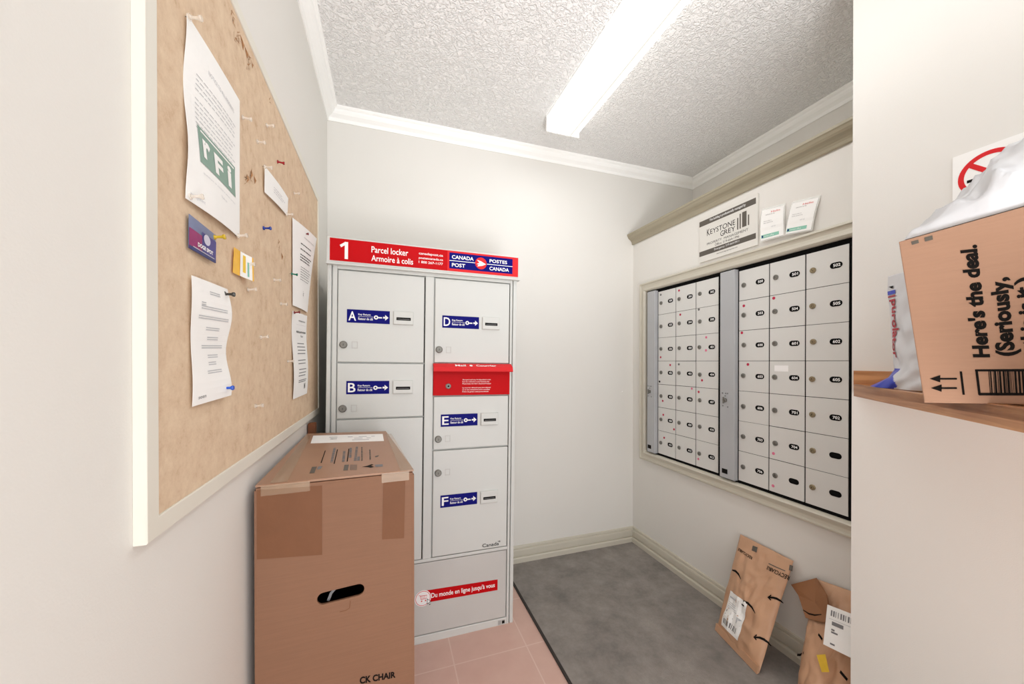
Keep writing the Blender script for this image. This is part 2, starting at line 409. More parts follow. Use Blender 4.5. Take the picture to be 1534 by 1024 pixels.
# frame around the mailboxes (profile: distance inward from outer edge, height off wall)
FM = frame((XM, 0, 0), (0, -1, 0), (0, 0, 1))      # u=-y v=z w=out of the wall
def picture_frame(mb, F, u0, u1, v0, v1, prof, m):
    V = []; q = len(prof)
    for (cu, cv, su, sv) in ((u0, v0, 1, 1), (u1, v0, -1, 1), (u1, v1, -1, -1), (u0, v1, 1, -1)):
        for d, h in prof: V.append(F(cu+su*d, cv+sv*d, h))
    fs = []
    for i in range(4):
        for j in range(q):
            a = i*q+j; b = i*q+(j+1) % q; c = ((i+1) % 4)*q+(j+1) % q; d = ((i+1) % 4)*q+j
            fs.append((a, d, c, b))
    mb.add(V, fs, m); return mb
fp = [(0, 0), (0, .014), (.004, .021), (.011, .023), (.014, .015), (.027, .012), (.038, .014), (.041, .023), (.049, .026), (.054, .021), (.058, .012), (.058, 0)]
structure(picture_frame(MB(), FM, -1.972, -.772, .578, 1.694, fp, TANL), 'trim_3')

# ------------------------------------------------------------------ carpet mat
mb = MB().box(W0, .647, XM-.021, -.6, YB-.021, 0, .009, CARPET)
mb.box(W0, .637, .6469, -.6, YB-.021, 0, .008, RUBBER)
tag(fixn(mb.build('carpet_mat')), 'dark grey carpet mat over the pink tiles, reaching the tan baseboards', 'mat')

# ------------------------------------------------------------------ ceiling light
LX0, LX1, LY0, LY1, LZ = .780, .966, .53, 1.748, 2.387
t = thing('ceiling_light', 'long fluorescent ceiling light with a ribbed white wraparound lens', 'ceiling light', (.873, 1.14, ZC))
MB().box(W0, LX0+.004, LX1-.004, LY0+.01, LY1-.01, LZ+.055, ZC-.0005, TRIMW).build('housing', t, t.location)
FL = lambda u, v, w_=0: Vector((u, w_, v))
lp = [(LX0, ZC-.012), (LX0, LZ+.034), (LX0+.006, LZ+.018), (LX0+.018, LZ+.006), (LX0+.036, LZ), (LX1-.036, LZ), (LX1-.018, LZ+.006), (LX1-.006, LZ+.018), (LX1, LZ+.034), (LX1, ZC-.012)]
mb = MB(); V = []; n = len(lp)
for y in (LY0+.006, LY1-.006): V += [Vector((x, y, z)) for x, z in lp]
mb.add(V, [(i, i+1, n+i+1, n+i) for i in range(n-1)], LENS); fixn(mb.build('lens', t, t.location))
for y0, y1 in ((LY0, LY0+.008), (LY1-.008, LY1)):
    fixn(MB().prism(FL, [(LX0-.001, ZC-.001), (LX0-.001, LZ-.001), (LX1+.001, LZ-.001), (LX1+.001, ZC-.001)], y0, y1, TRIMW).build('end_cap', t, t.location))

# ------------------------------------------------------------------ parcel locker
LO = Vector((.152, 1.60, 0))
FK = frame((0, 1.60, 0), (1, 0, 0), (0, 0, 1))     # u=x v=z w toward viewer
t = thing('parcel_locker', 'tall pale grey parcel locker with red header, standing against back wall', 'parcel locker', LO)
x0, x1 = -.241, .546
mb = MB().box(FK, x0, x1, 0, 1.588, -.44, -.012, METAL)
# face frame bars between the doors
for a, b, c, d in ((x0, -.226, 0, 1.588), (-.222, -.205, 0, 1.588), (.515, .526, 0, 1.588), (.530, x1, 0, 1.588), (.136, .171, .3585, 1.5615), (-.205, .515, 1.562, 1.588), (-.205, .515, .345, .358), (-.205, .515, 0, .034)):
    mb.box(FK, a, b, c, d, -.013, .002, METAL, .002)
fixn(mb.build('cabinet', t, LO))
hd = fixn(MB().box(FK, x0-.002, x1+.002, 1.582, 1.682, -.02, .018, METAL, .003).build('header', t, LO))
MB().box(FK, x0-.002, x1+.009, 1.574, 1.5815, -.01, .024, METAL, .002).build('header_ledge', t, LO)
mb = MB().box(FK, -.231, .545, 1.589, 1.676, .018, .0195, RED)
mb.add([FK(a, b, .0199) for a, b in ((-.178, 1.598), (-.166, 1.598), (-.166, 1.665), (-.176, 1.665), (-.178, 1.6655))], [(0, 1, 2, 3, 4)], WHITE); mb.add([FK(a, b, .01995) for a, b in ((-.196, 1.651), (-.191, 1.642), (-.177, 1.652), (-.176, 1.665))], [(0, 1, 2, 3)], WHITE)
mb.text(FK, 'Parcel locker', -.080, .062, 1.634, 1.659, .0199, WHITE, .012)
mb.text(FK, 'Armoire à colis', -.080, .082, 1.600, 1.624, .0199, WHITE, .012)
mb.text(FK, 'canadapost.ca', .105, .205, 1.643, 1.656, .0199, WHITE, .012)
mb.text(FK, 'postescanada.ca', .105, .205, 1.625, 1.637, .0199, WHITE, .012)
mb.text(FK, '1 800 267-1177', .105, .205, 1.610, 1.620, .0199, WHITE, .012)
mb.box(FK, .224, .545, 1.589, 1.676, .0195, .0198, REDL)
mb.rect(FK, .232, .518, 1.600, 1.668, .0200, BLUE)
mb.rect(FK, .232, .345, 1.6325, 1.6350, .0202, WHITE); mb.rect(FK, .398, .518, 1.6325, 1.6350, .0202, WHITE)
mb.text(FK, 'CANADA', .243, .338, 1.642, 1.658, .0203, WHITE, .02); mb.text(FK, 'POST', .243, .301, 1.608, 1.624, .0203, WHITE, .02)
mb.text(FK, 'POSTES', .410, .492, 1.642, 1.657, .0203, WHITE, .02); mb.text(FK, 'CANADA', .410, .501, 1.608, 1.624, .0203, WHITE, .02)
mb.cyl(FK, .371, 1.634, .026, .0200, .0205, REDL, 32)
mb.prism(FK, [(.353, 1.648), (.372, 1.643), (.394, 1.632), (.378, 1.624), (.354, 1.619), (.362, 1.629), (.350, 1.629), (.364, 1.636)], .0205, .0208, WHITE)
fixn(mb.build('header_sign', t, LO, label='red sign strip with a blue emblem panel'))

def key_label(x, z, ch, wd=.162):
    h = .053
    m_ = MB().box(FK, x, x+wd, z-h, z, .0035, .0043, BLUE)
    m_.text(FK, ch, x+.006, x+.034, z-h+.008, z-.008, .0046, WHITE, .012)
    m_.text(FK, 'Key Return', x+.042, x+.088, z-.024, z-.015, .0046, WHITE, .015)
    m_.rect(FK, x+.042, x+.098, z-.0275, z-.0265, .0046, WHITE)
    m_.text(FK, 'Retour de clé', x+.042, x+.097, z-.041, z-.031, .0046, WHITE, .015)
    m_.ring(FK, x+.109, z-.028, .0035, .0085, .0046, WHITE, 18); m_.rect(FK, x+.116, x+.132, z-.031, z-.026, .0046, WHITE)
    m_.rect(FK, x+.136, x+.146, z-.031, z-.024, .0046, WHITE)
    m_.add([FK(x+.144, z-.016, .0046), FK(x+.144, z-.039, .0046), FK(x+.157, z-.0275, .0046)], [(0, 1, 2)], WHITE)
    return fixn(m_)if False else m_
def locker_door(u0, u1, v0, v1, ch, lx, lz, kx, kz):
    d = fixn(MB().box(FK, u0, u1, v0, v1, -.010, .0032, METAL, .0025).build('locker_door', t, LO))
    MB().box(FK, u1+.0005, u1+.0035, v0, v1, -.0125, -.004, DARK).build('door_gap', d, LO)
    key_label(lx, lz, ch).build('key_label', d, LO, label='blue label with a white letter '+ch)
    sx = lx+.176; m_ = MB().box(FK, sx, sx+.080, lz-.053, lz+.001, .003, .012, METAL, .003)
    m_.box(FK, sx+.012, sx+.069, lz-.036, lz-.024, .0118, .0124, DARK)
    m_.box(FK, sx+.016, sx+.065, lz-.032, lz-.030, .0124, .0127, GREYINK)
    fixn(m_.build('key_slot', d, LO))
    m_ = MB().cyl(FK, kx, kz, .0145, .003, .013, STEEL, 28, bev=.003); m_.cyl(FK, kx, kz, .006, .013, .0145, STEEL, 16)
    m_.box(FK, kx-.0008, kx+.0008, kz-.004, kz+.004, .0145, .0148, DARK)
    fixn(m_.build('lock', d, LO))
    m_ = MB()
    for a, b, c, e in ((.030, .052, .011, .0135), (.030, .052, -.0135, -.011), (.030, .0325, -.0135, .0135), (.0495, .052, -.0135, .0135)):
        m_.box(FK, kx+a, kx+b, kz+c, kz+e, .003, .0042, PANELM)
    m_.text(FK, ch, kx+.037, kx+.045, kz-.007, kz+.007, .0037, METAL)
    m_.build('embossed_square', d, LO)
    return d
locker_door(-.202, .131, 1.194, 1.557, 'A', -.169, 1.404, -.180, 1.262)
locker_door(-.202, .131, .968, 1.188, 'B', -.168, 1.118, -.180, 1.009)
locker_door(-.202, .131, .361, .962, 'C', -.168, .665, -.180, .770)
locker_door(.176, .511, 1.196, 1.557, 'D', .2075, 1.399, .195, 1.251)
locker_door(.176, .511, .822, 1.048, 'E', .206, .972, .196, .867)
dF = locker_door(.176, .511, .362, .815, 'F', .2085, .623, .197, .722)
m_ = MB().text(FK, 'Canada', .397, .474, .371, .387, .0037, INK, .012)
m_.rect(FK, .470, .473, .386, .391, .0038, INK); m_.rect(FK, .476, .480, .384, .391, .0038, INK)
m_.build('wordmark', dF, LO)
# red mail slot
fl = fixn(MB().box(FK, .172, .516, 1.054, 1.186, -.01, .006, RED, .002).build('mail_slot_panel', t, LO, label='glossy red mail drop panel'))
FLID = lambda u, v, w_=0: FK(u, v, w_)
mb = MB(); pr = [(1.190, .004), (1.192, .010), (1.178, .034), (1.160, .040), (1.157, .037), (1.157, .030), (1.172, .012), (1.180, .004)]
V = [FK(u, z, w_) for u in (.170, .520) for z, w_ in pr]; n = len(pr)
mb.add(V, [(i, (i+1) % n, n+(i+1) % n, n+i) for i in range(n)]+[tuple(range(n)), tuple(range(2*n-1, n-1, -1))], REDL)
FS = frame(FK(0, 1.178, .0345), (1, 0, 0), (FK(0, 1.192, .0105)-FK(0, 1.178, .0345)).normalized())
mb.text(FS, 'Mail', .262, .308, .003, .018, .001, WHITE, .02); mb.ring(FS, .331, .010, .001, .007, .001, WHITE, 16); mb.text(FS, 'Courrier', .354, .445, .003, .018, .001, WHITE, .02)
fixn(mb.build('lid', fl, LO, label='sloping red lid with white lettering'))
mb = MB()
for i, (s_, wd_) in enumerate((('Stamped mail may be deposited in this', .128), ('box for collection every business day', .122), ('Please keep this door closed and locked', .128), (None, 0), ('Le courrier affranchi peut être déposé', .128), ('ici et sera ramassé les jours ouvrables', .124), ('Prière de garder cette porte fermée', .118))):
    if s_: mb.text(FK, s_, .298, .298+wd_, 1.118-i*.0088, 1.1243-i*.0088, .0064, WHITE, .01)
mb.build('instructions', fl, LO)
m_ = MB().cyl(FK, .236, 1.094, .012, .006, .011, STEEL, 24, bev=.002); m_.cyl(FK, .236, 1.094, .0155, .006, .0075, RED, 24)
m_.cyl(FK, .236, 1.094, .004, .011, .0125, DARK, 12); fixn(m_.build('lock', fl, LO))
# kick panel
kp = fixn(MB().box(FK, -.202, .511, .037, .341, -.012, 0, PANELM, .002).build('kick_panel', t, LO))
mb = MB().prism(FK, [(.130, .172), (.471, .166), (.471, .214), (.130, .224)], .0005, .0012, RED)
FT = quadframe(FK(.175, .209, .0012), FK(.458, .203, .0012), FK(.458, .176, .0012), FK(.175, .181, .0012))
mb.text(FT, "Du monde en ligne jusqu'à vous", 0, 1, .0, 1, .0004, WHITE, .015)
mb.cyl(FK, .140, .193, .034, .0012, .002, WHITE, 32); mb.ring(FK, .140, .193, .029, .031, .0024, REDL, 32)
mb.line(FK, [(.122, .208), (.128, .207), (.132, .190), (.154, .190), (.157, .204), (.130, .205)], .0022, .0025, REDL)
for k in range(3): mb.line(FK, [(.135+.006*k, .203), (.136+.006*k, .192)], .0014, .0025, REDL)
mb.ring(FK, .135, .182, 0, .003, .0025, REDL, 12); mb.ring(FK, .151, .182, 0, .003, .0025, REDL, 12)
mb.add([FK(a, b, .0029) for a, b in ((.157, .190), (.157, .164), (.163, .169), (.168, .160), (.172, .162), (.167, .172), (.176, .173))], [(0, 1, 2, 3, 4, 5, 6)], INK)
mb.add([FK(a, b, .0032) for a, b in ((.159, .186), (.159, .168), (.163, .172), (.168, .164), (.170, .165), (.165, .174), (.172, .175))], [(0, 1, 2, 3, 4, 5, 6)], WHITE)
fixn(mb.build('slogan_strip', kp, LO, label='red strip with white lettering and cart icon'))
mb = MB().box(FK, .474, .508, .006, .028, .001, .0032, PANELM)
for k in range(7): mb.rect(FK, .476+k*.0018, .4768+k*.0018, .008, .026, .0034, GREYINK)
mb.rect(FK, .493, .506, .010, .024, .0034, INK); mb.build('data_plate', t, LO)
t.rotation_euler = (0, .0127, 0)

# ------------------------------------------------------------------ mailboxes
FD = frame((XM-.004, 0, 0), (0, -1, 0), (0, 0, 1))     # door face plane
KX = (XM-.004)/1.53
def md(y, z, w_=0): return FD(-y*KX, EYE+(z-EYE)*KX, w_)
DOTS = []
def cA(x, y): return (980+x/7.315, 420+y/7.315)
def cB(x, y): return (980+x/5.69, 540+y/5.69)
def cC(x, y): return (1080+x/4.267, 360+y/4.267)
def cD(x, y): return (1080+x/4.452, 580+y/4.452)
for p, m in ((cA(273, 110), DOTR), (cA(287, 374), DOTR), (cA(73, 840), DOTR), (cA(178, 925), DOTR), (cA(572, 622), DOTP), (cA(570, 765), DOTP), (cA(73, 157), DOTG), (cA(490, 318), DOTG), (cA(272, 917), DOTG),
             (cB(48, 178), INK), (cB(75, 342), DOTR), (cB(80, 461), DOTR), (cB(172, 585), DOTR), (cB(88, 657), DOTR), (cB(323, 238), DOTP), (cB(410, 167), DOTR), (cB(382, 266), DOTR), (cB(380, 838), DOTP),
             (cC(147, 418), DOTR), (cC(338, 369), DOTR), (cC(135, 590), DOTR), (cC(174, 792), DOTR), (cD(354, 441), DOTP), (cD(352, 657), DOTP)):
    q = atX(p[0], p[1], XM-.004); DOTS.append((q.y, q.z, m))
NUM1 = [['300', '301', '302'], ['303', '304', '305'], ['306', '400', '401'], ['402', '403', '404'], ['405', '406', '407'], ['408', '409', '410'], ['411', '412', '413']]
NUM2 = [['500', '501', '502'], ['503', '504', '505'], ['600', '601', '602'], ['603', '604', '605'], ['606', '701', '702'], ['703', '704', ''], ['706', '', '']]
def bank(label, strip, colsY, nums, seam):
    yb, ya = strip[0], colsY[-1]
    base = md((yb+ya)/2, .650); O = Vector((base.x, base.y, base.z))
    b = thing('mailbox_bank', label, 'mailboxes', O, 'mailbox banks in the tan wall frame')
    zt, zb, n = 1.622, .651, 7
    def P(y, z, w_): return md(-y, z, w_)   # u = -y
    MB().box(P, -(1.93 if not seam else 1.358), -(1.3595 if not seam else .816), .636, 1.642, -.003, -.0015, DARK).build('shade_backing', b, O)  # near-black sheet paints the recess shadow around and between the doors
    s0, s1 = strip
    fixn(MB().box(P, -s0, -s1, zb, zt, -.001, .024, ALUSTRIP, .003).build('lock_strip', b, O))
    m_ = MB(); cy = (s0+s1)/2+.008
    m_.cyl(P, -cy, 1.018, .010, .024, .034, STEEL, 20, bev=.002)
    m_.box(P, -cy-.003, -cy+.003, 1.003, 1.033, .034, .038, STEEL)
    for a, c in ((-.020, .030), (.004, .030), (.018, .030), (-.018, -.030), (.020, -.033), (0, .018)):
        m_.cyl(P, -cy+a*.7, 1.02+c, .0032, .024, .0258, GREYINK, 10)
    fixn(m_.build('strip_lock', b, O))
    m_ = MB().box(P, -cy-.017, -cy+.013, .672, .694, .024, .0246, INK)
    m_.build('maker_plate', b, O)
    for c in range(3):
        ya_, yb_ = colsY[c], colsY[c+1]; wd = ya_-yb_
        for r in range(n):
            z1 = zt-.009-(zt-zb-.012)*r/n; z0 = zt-.009-(zt-zb-.012)*(r+1)/n
            g = random.uniform(.0006, .0014)
            d = fixn(MB().box(P, -ya_+.0022, -yb_-.0022, z0+g, z1-g, -.001, random.uniform(-.0002, .0006)+.001, ALU, .0008).build('mailbox_door', b, O))
            zc = (z0+z1)/2+.001
            lm = BRASS if (seam and c == 2) else STEEL
            ky = -ya_+wd*.185+random.uniform(-.002, .002); kz = zc+random.uniform(-.003, .003)
            m_ = MB().cyl(P, ky, kz, .0105, .001, .006, lm, 20, bev=.0015); m_.cyl(P, ky, kz, .0055, .006, .0075, lm, 12)
            a = random.uniform(-.6, .6)
            m_.line(P, [(ky-.004*math.sin(a), kz-.004*math.cos(a)), (ky+.004*math.sin(a), kz+.004*math.cos(a))], .0014, .0078, DARK)
            fixn(m_.build('lock', d, O))
            ny = -ya_+wd*.715
            m_ = MB().stadium(P, ny, zc, .039, .0215, .001, .0022, DARK)
            if nums[r][c]: m_.text(P, nums[r][c], ny-.009, ny+.014, zc-.0055, zc+.0055, .0026, WHITE, .02)
            fixn(m_.build('number_plate', d, O))
            for (dy, dz, dm) in DOTS:
                yy = dy/KX; zz = EYE+(dz-EYE)/KX
                if yb_ < yy <= ya_ and z0 < zz <= z1:
                    MB().cyl(P, -yy, zz, .0062, .0012, .002, dm, 14).build('dot_sticker', d, O)
            if seam and c == 1 and r == 3:
                MB().box(P, -1.100, -1.044, zc+.024, zc+.049, .0012, .002, WHITE).build('blank_sticker', d, O)
    return b
bank('left mailbox bank, smaller in view, next to the back wall corner', (1.866, 1.800), [1.797, 1.655, 1.513, 1.373], NUM1, False)
bank('right mailbox bank, larger in view, with three digit plates from 500 to 706', (1.346, 1.270), [1.266, 1.123, .981, .838], NUM2, True)

# sign and card holders
q = [atX(u, v, XM-.008) for u, v in ((1047, 330), (1135, 289), (1134, 368), (1048, 393))]
y0, y1 = (q[0].y+q[3].y)/2, (q[1].y+q[2].y)/2; z1, z0 = (q[0].z+q[1].z)/2, (q[2].z+q[3].z)/2
FG = frame((XM-.0005, y0, z0), (0, -1, 0), (0, 0, 1)); Wd, Hd = y0-y1, z1-z0
SO = Vector((XM, (y0+y1)/2, z0))
t = thing('wall_sign', 'silver property management sign with two dark bars under tan cornice', 'sign', SO)
fixn(MB().box(FG, 0, Wd, 0, Hd, 0, .008, SIGNG, .001).build('board', t, SO))
SF = lambda u, v, w_=0: FG(u*Wd, v*Hd, .0082+w_)
mb = MB().rect(SF, .0, .975, .815, .935, 0, TAUPE); mb.rect(SF, .0, .975, .135, .245, 0, TAUPE)
mb.text(SF, 'This building is professionally managed by', .2, .82, .845, .91, .0003, WHITE, .01)
mb.text(SF, 'K', .15, .205, .555, .70, 0, INK, .004); mb.text(SF, 'EYSTONE', .215, .655, .565, .675, 0, INK, .002); mb.text(SF, 'G', .40, .46, .43, .545, 0, INK, .002); mb.text(SF, 'REY', .47, .655, .44, .54, 0, INK, .002)
mb.text(SF, 'PROPERTY  MANAGEMENT', .15, .86, .345, .395, 0, INK, 0)
mb.text(SF, 'Office: 519-664-1996', .30, .72, .27, .32, 0, INK, 0)
mb.text(SF, 'Emergency: 519-664-0911', .29, .72, .165, .22, .0003, WHITE, 0)
mb.text(SF, 'www.keystonegreyproperties.com', .33, .69, .065, .105, 0, INK, 0)
for a, b, c, d in ((.685, .705, .44, .68), (.725, .745, .44, .745), (.765, .835, .45, .755), (.855, .875, .45, .66)): mb.rect(SF, a, b, c, d, 0, TAUPE)
mb.build('lettering', t, SO)

def card(name, label, pts, x, cat):
    P = [atX(u, v, xx) for (u, v), xx in zip(pts, x)]
    cu = lambda u, v: .004*math.sin(v*3.1)*(1 if v > .3 else .6)
    Fq = quadframe(*P, curl=cu); O = (P[2]+P[3])/2
    t = thing(name, label, cat, O)
    mb = MB().sheet(Fq, 6, 10, .0006, PAPER)
    mb.text(Fq, 'Hello', .45, .85, .86, .92, .0012, REDL, 0); mb.text(Fq, 'welcome to the', .2, .62, .80, .84, .0012, GREYINK, 0)
    mb.text(Fq, 'Need a key or', .14, .5, .58, .62, .0012, GREYINK, 0); mb.text(Fq, 'have questions', .14, .56, .52, .56, .0012, GREYINK, 0)
    mb.text(Fq, 'ask us', .5, .68, .36, .42, .0012, PALEINK, 0)
    mb.rect(Fq, .03, .82, .06, .17, .0011, TEAL, 6, 2); mb.rect(Fq, .06, .12, .08, .15, .0014, BLUE); mb.text(Fq, 'contact office', .16, .6, .09, .14, .0014, WHITE, 0)
    fixn(mb.build('card', t, O))
    Fo = lambda u, v, w_=0: Fq(-.04+1.08*u, -.03+1.1*v, w_-.002)
    fixn(MB().sheet(Fo, 4, 6, .0008, PLASTIC).build('holder', t, O, label='clear plastic holder'))
    return t
card('card_holder', 'notice card in clear holder, nearer the silver sign, propped above mailbox frame', [(1141, 316), (1174, 308), (1173, 352), (1139, 361)], (1.546, 1.546, 1.535, 1.535), 'notice card')
card('card_holder', 'tilted notice card in clear holder, farther from the silver sign, above mailbox frame', [(1187, 305), (1226, 296), (1214, 344), (1176, 351)], (1.546, 1.546, 1.535, 1.535), 'notice card')

# ------------------------------------------------------------------ bulletin board
BX = -.2715
FB = frame((XL, 0, 0), (0, 1, 0), (0, 0, 1))
BO = Vector((XL, 1.147, .981))
t = thing('bulletin_board', 'large beige fibreboard bulletin board in a cream frame on left wall', 'bulletin board', BO)
bf = [(0, .0002), (0, .0125), (.001, .0135), (.024, .0135), (.025, .0125), (.025, .0002)]
fixn(picture_frame(MB(), FB, .5547, 1.742, .981, 1.893, bf, mat('cream_frame_paint', s2l(224, 221, 210), .45, var=.02)).build('frame', t, BO))
fixn(MB().box(FB, .578, 1.718, 1.004, 1.869, .0004, .0105, CORK).build('fibre_panel', t, BO))
mb = MB()
for (cu, cv, n_, su, sv) in ((atX(360, 62, BX), 0, 26, .014, .024), (atX(376, 92, BX), 0, 22, .014, .02), (atX(352, 30, BX), 0, 10, .01, .012), (atX(378, 262, BX), 0, 16, .014, .012), (atX(371, 268, BX), 0, 8, .006, .014), (atX(420, 372, BX), 0, 10, .016, .012), (atX(361, 405, BX), 0, 8, .01, .01), (atX(407, 150, BX), 0, 5, .01, .006)):
    for k in range(n_):
        y = cu.y+random.gauss(0, su*.5); z = min(cu.z+random.gauss(0, sv*.5), 1.864); a = random.uniform(0, 6.3); l = random.uniform(.004, .017)
        p = [(y, z), (y+l*math.cos(a), min(z+l*math.sin(a), 1.867)), (y+.0022*math.cos(a+1.4), z+.0022*math.sin(a+1.4))]
        w_ = .0106; mb.add([FB(*p[0], w_), FB(*p[1], w_+random.uniform(.0005, .004)), FB(*p[2], w_)], [(0, 1, 2)], TORN if random.random() < .7 else CORK)
for (u, v, l, a_, wd) in ((373, 268, .020, 1.5, .005), (379, 262, .024, 1.25, .004), (384, 270, .018, 1.9, .003), (366, 66, .026, 2.2, .004), (372, 80, .022, 2.4, .004), (380, 97, .018, 2.3, .003), (424, 384, .02, 1.9, .003), (419, 362, .016, 1.6, .002)):
    q = atX(u, v, BX); dy, dz = math.cos(a_)*l/2, math.sin(a_)*l/2; k = .0108
    mb.add([FB(q.y-dy, q.z-dz, k), FB(q.y-dy*.2+wd, q.z, k+.003), FB(q.y+dy, min(q.z+dz, 1.866), k), FB(q.y-dy*.2-wd, q.z, k+.002)], [(0, 1, 2, 3)], TORN)
mb.build('torn_fibres', t, BO)['kind'] = 'stuff'

def paper(name, label, cat, pts, curl, draw, m=PAPER, parts=False, group=None, nu=10, nv=18):
    P = [atX(u, v, BX-.0005) for u, v in pts]
    Fq = quadframe(*P, curl=lambda u, v: .0012+curl(u, v)); O = (P[2]+P[3])/2
    mb = MB().sheet(Fq, nu, nv, .0004, m)
    F2 = lambda u, v, w_=0: Fq(u, v, .0009+w_)
    draw(mb, F2)
    return tag(mb.build(name, origin=O), label, cat, group)
def lines(mb, F, u0, u1, vt, dv, n_, m=GREYINK, rag=.12, gap=None, hh=.011):
    for k in range(n_):
        if gap and k in gap: continue
        r = u1-random.random()*rag; u = u0
        while u < r-.02:
            l = random.uniform(.03, .09); mb.rect(F, u, min(u+l, r), vt-k*dv-hh, vt-k*dv, 0, m); u += l+.015
def d1(mb, F):
    mb.text(F, 'NOTICE TO ALL RESIDENTS', .3, .82, .83, .855, 0, PALEINK, 0)
    lines(mb, F, .14, .88, .75, .027, 12, PALEINK, .08, (4,), .005)
    mb.rect(F, .16, .87, .26, .47, .0001, GREEN, 10, 4)
    Fg = lambda u, v, w_=0: F(.16+.71*u, .26+.21*v, w_+.0006)
    mb.rect(Fg, .05, .95, .88, .93, 0, PAPER, 10); mb.text(Fg, 'r', .08, .26, .22, .74, 0, PAPER, .04); mb.text(Fg, 'F', .36, .60, .12, .72, 0, PAPER, .04); mb.text(Fg, 'i', .74, .86, .14, .80, 0, PAPER, .04)
    mb.text(F, 'questions or concerns please contact', .2, .85, .20, .215, 0, PALEINK, 0)
    mb.text(F, 'Thank you', .5, .62, .15, .17, 0, PALEINK, 0); mb.text(F, 'management', .05, .24, .03, .05, 0, PALEINK, 0)
paper('notice_paper', 'tall white notice with a green logo box, largest sheet on the board', 'notice', [(280, 22), (359, 152), (358, 357), (277, 297)],
      lambda u, v: .006*math.sin(u*3.1)*(1-.5*v)*(.4+.6*math.sin(v*5+1)**2)+.004*math.sin(v*7+u*2)*(1-u)*v*(1-v)*4, d1)
def d2(mb, F):
    for k, (a, b, g) in enumerate(((.40, .68, PALEINK), (.2, .3, PALEINK), (.2, .86, PALEINK), (.15, .9, PALEINK), (.35, .7, PALEINK), (.4, .7, PALEINK), (.25, .85, PALEINK), (.4, .7, PALEINK), (.4, .62, PALEINK), (.35, .75, PALEINK))):
        v = (.92, .82, .79, .71, .62, .54, .47, .39, .33, .26)[k]
        for j in range(2): mb.rect(F, a, b, v-.018*j-.008, v-.018*j, 0, g)
    mb.text(F, 'seen', .12, .3, .045, .065, 0, GREYINK, 0)
paper('notice_paper', 'narrow white notice with faint print held by a blue pushpin, lower board', 'notice', [(285, 412), (339, 433), (338, 592), (286, 609)],
      lambda u, v: .0035*math.sin(v*9+u)*(.3+u)+.003*u, d2)
def d3(mb, F):
    mb.rect(F, 0, 1, 0, .62, .0001, mat('print_magenta', s2l(140, 30, 100), .4, var=.1, vscale=60), 4, 4)
    mb.rect(F, .45, 1, .0, .75, .0003, mat('print_indigo', s2l(58, 60, 132), .4, var=.15, vscale=60), 4, 4)
    mb.rect(F, 0, 1, 0, .10, .0005, mat('print_navy', s2l(30, 52, 110), .4, var=.1), 4, 1)
    mb.ring(F, .62, .58, 0, .17, .0008, mat('print_lilac', s2l(205, 205, 222), .4, var=.1), 24, ru=.75)
    mb.text(F, 'DOGE SPOT', .28, .86, .20, .33, .0009, WHITE, .04); mb.rect(F, .12, .92, .10, .125, .0009, PALEINK)
paper('flyer_card', 'small purple and blue flyer card below the largest white notice', 'flyer', [(282, 320), (320, 352), (319, 394), (281, 371)], lambda u, v: .002*u, d3,
      mat('print_slate', s2l(110, 124, 158), .4, var=.08, vscale=40), nu=4, nv=4)
def d4(mb, F):
    mb.rect(F, .35, .92, .0, 1, .0003, PAPER, 4, 4); mb.rect(F, .48, .62, .2, .9, .0006, YEL); mb.rect(F, .70, .78, .1, .7, .0006, TEAL)
paper('flyer_card', 'small yellow folded flyer card pinned right of the purple flyer', 'flyer', [(350, 370), (370, 386), (371, 421), (348, 408)], lambda u, v: .010*u*u, d4,
      mat('print_amber', s2l(238, 186, 56), .4, var=.06, vscale=60), nu=6, nv=4)
def d5(mb, F): lines(mb, F, .3, .85, .6, .1, 3, PALEINK, .2, hh=.03)
paper('notice_slip', 'small blank white slip beside the tall notice, right of torn brown patch', 'notice', [(395, 249), (430, 297), (430, 324), (396, 288)], lambda u, v: .003*math.sin(u*3)+.002*v, d5, nu=8, nv=4)
def d6(mb, F):
    mb.text(F, 'Important Notice', .4, .9, .86, .88, 0, GREYINK, 0)
    lines(mb, F, .28, .85, .78, .033, 7, INK, .1, (1, 3), .012); lines(mb, F, .32, .9, .50, .030, 6, GREYINK, .1, hh=.008)
    mb.text(F, 'Thank you', .5, .56, .14, .22, 0, INK, 0)
paper('notice_paper', 'upper of two white notices at the far end of the board', 'notice', [(438, 326), (469, 357), (460, 468), (438, 457)],
      lambda u, v: .004*math.sin(u*3.1)+.012*u*v*v, d6)
def d7(mb, F):
    mb.text(F, 'ATTENTION', .4, .85, .90, .915, 0, GREYINK, .02); mb.rect(F, .25, .9, .86, .862, 0, PALEINK); mb.text(F, 'REGULAR HOURS', .28, .92, .76, .785, 0, INK, .02); mb.text(F, 'for', .55, .72, .71, .74, 0, GREYINK, 0)
    for v in (.64, .60, .56, .52, .44, .40, .33, .29, .255, .20, .18): mb.rect(F, .28+random.random()*.06, .86-random.random()*.1, v-.010, v, 0, GREYINK)
    mb.text(F, 'N', .7, .78, .08, .15, 0, INK, .04)
paper('notice_paper', 'lower of two white notices at the far end of the board', 'notice', [(438, 465), (460, 473), (459, 589), (438, 598)], lambda u, v: .003*math.sin(v*6), d7)

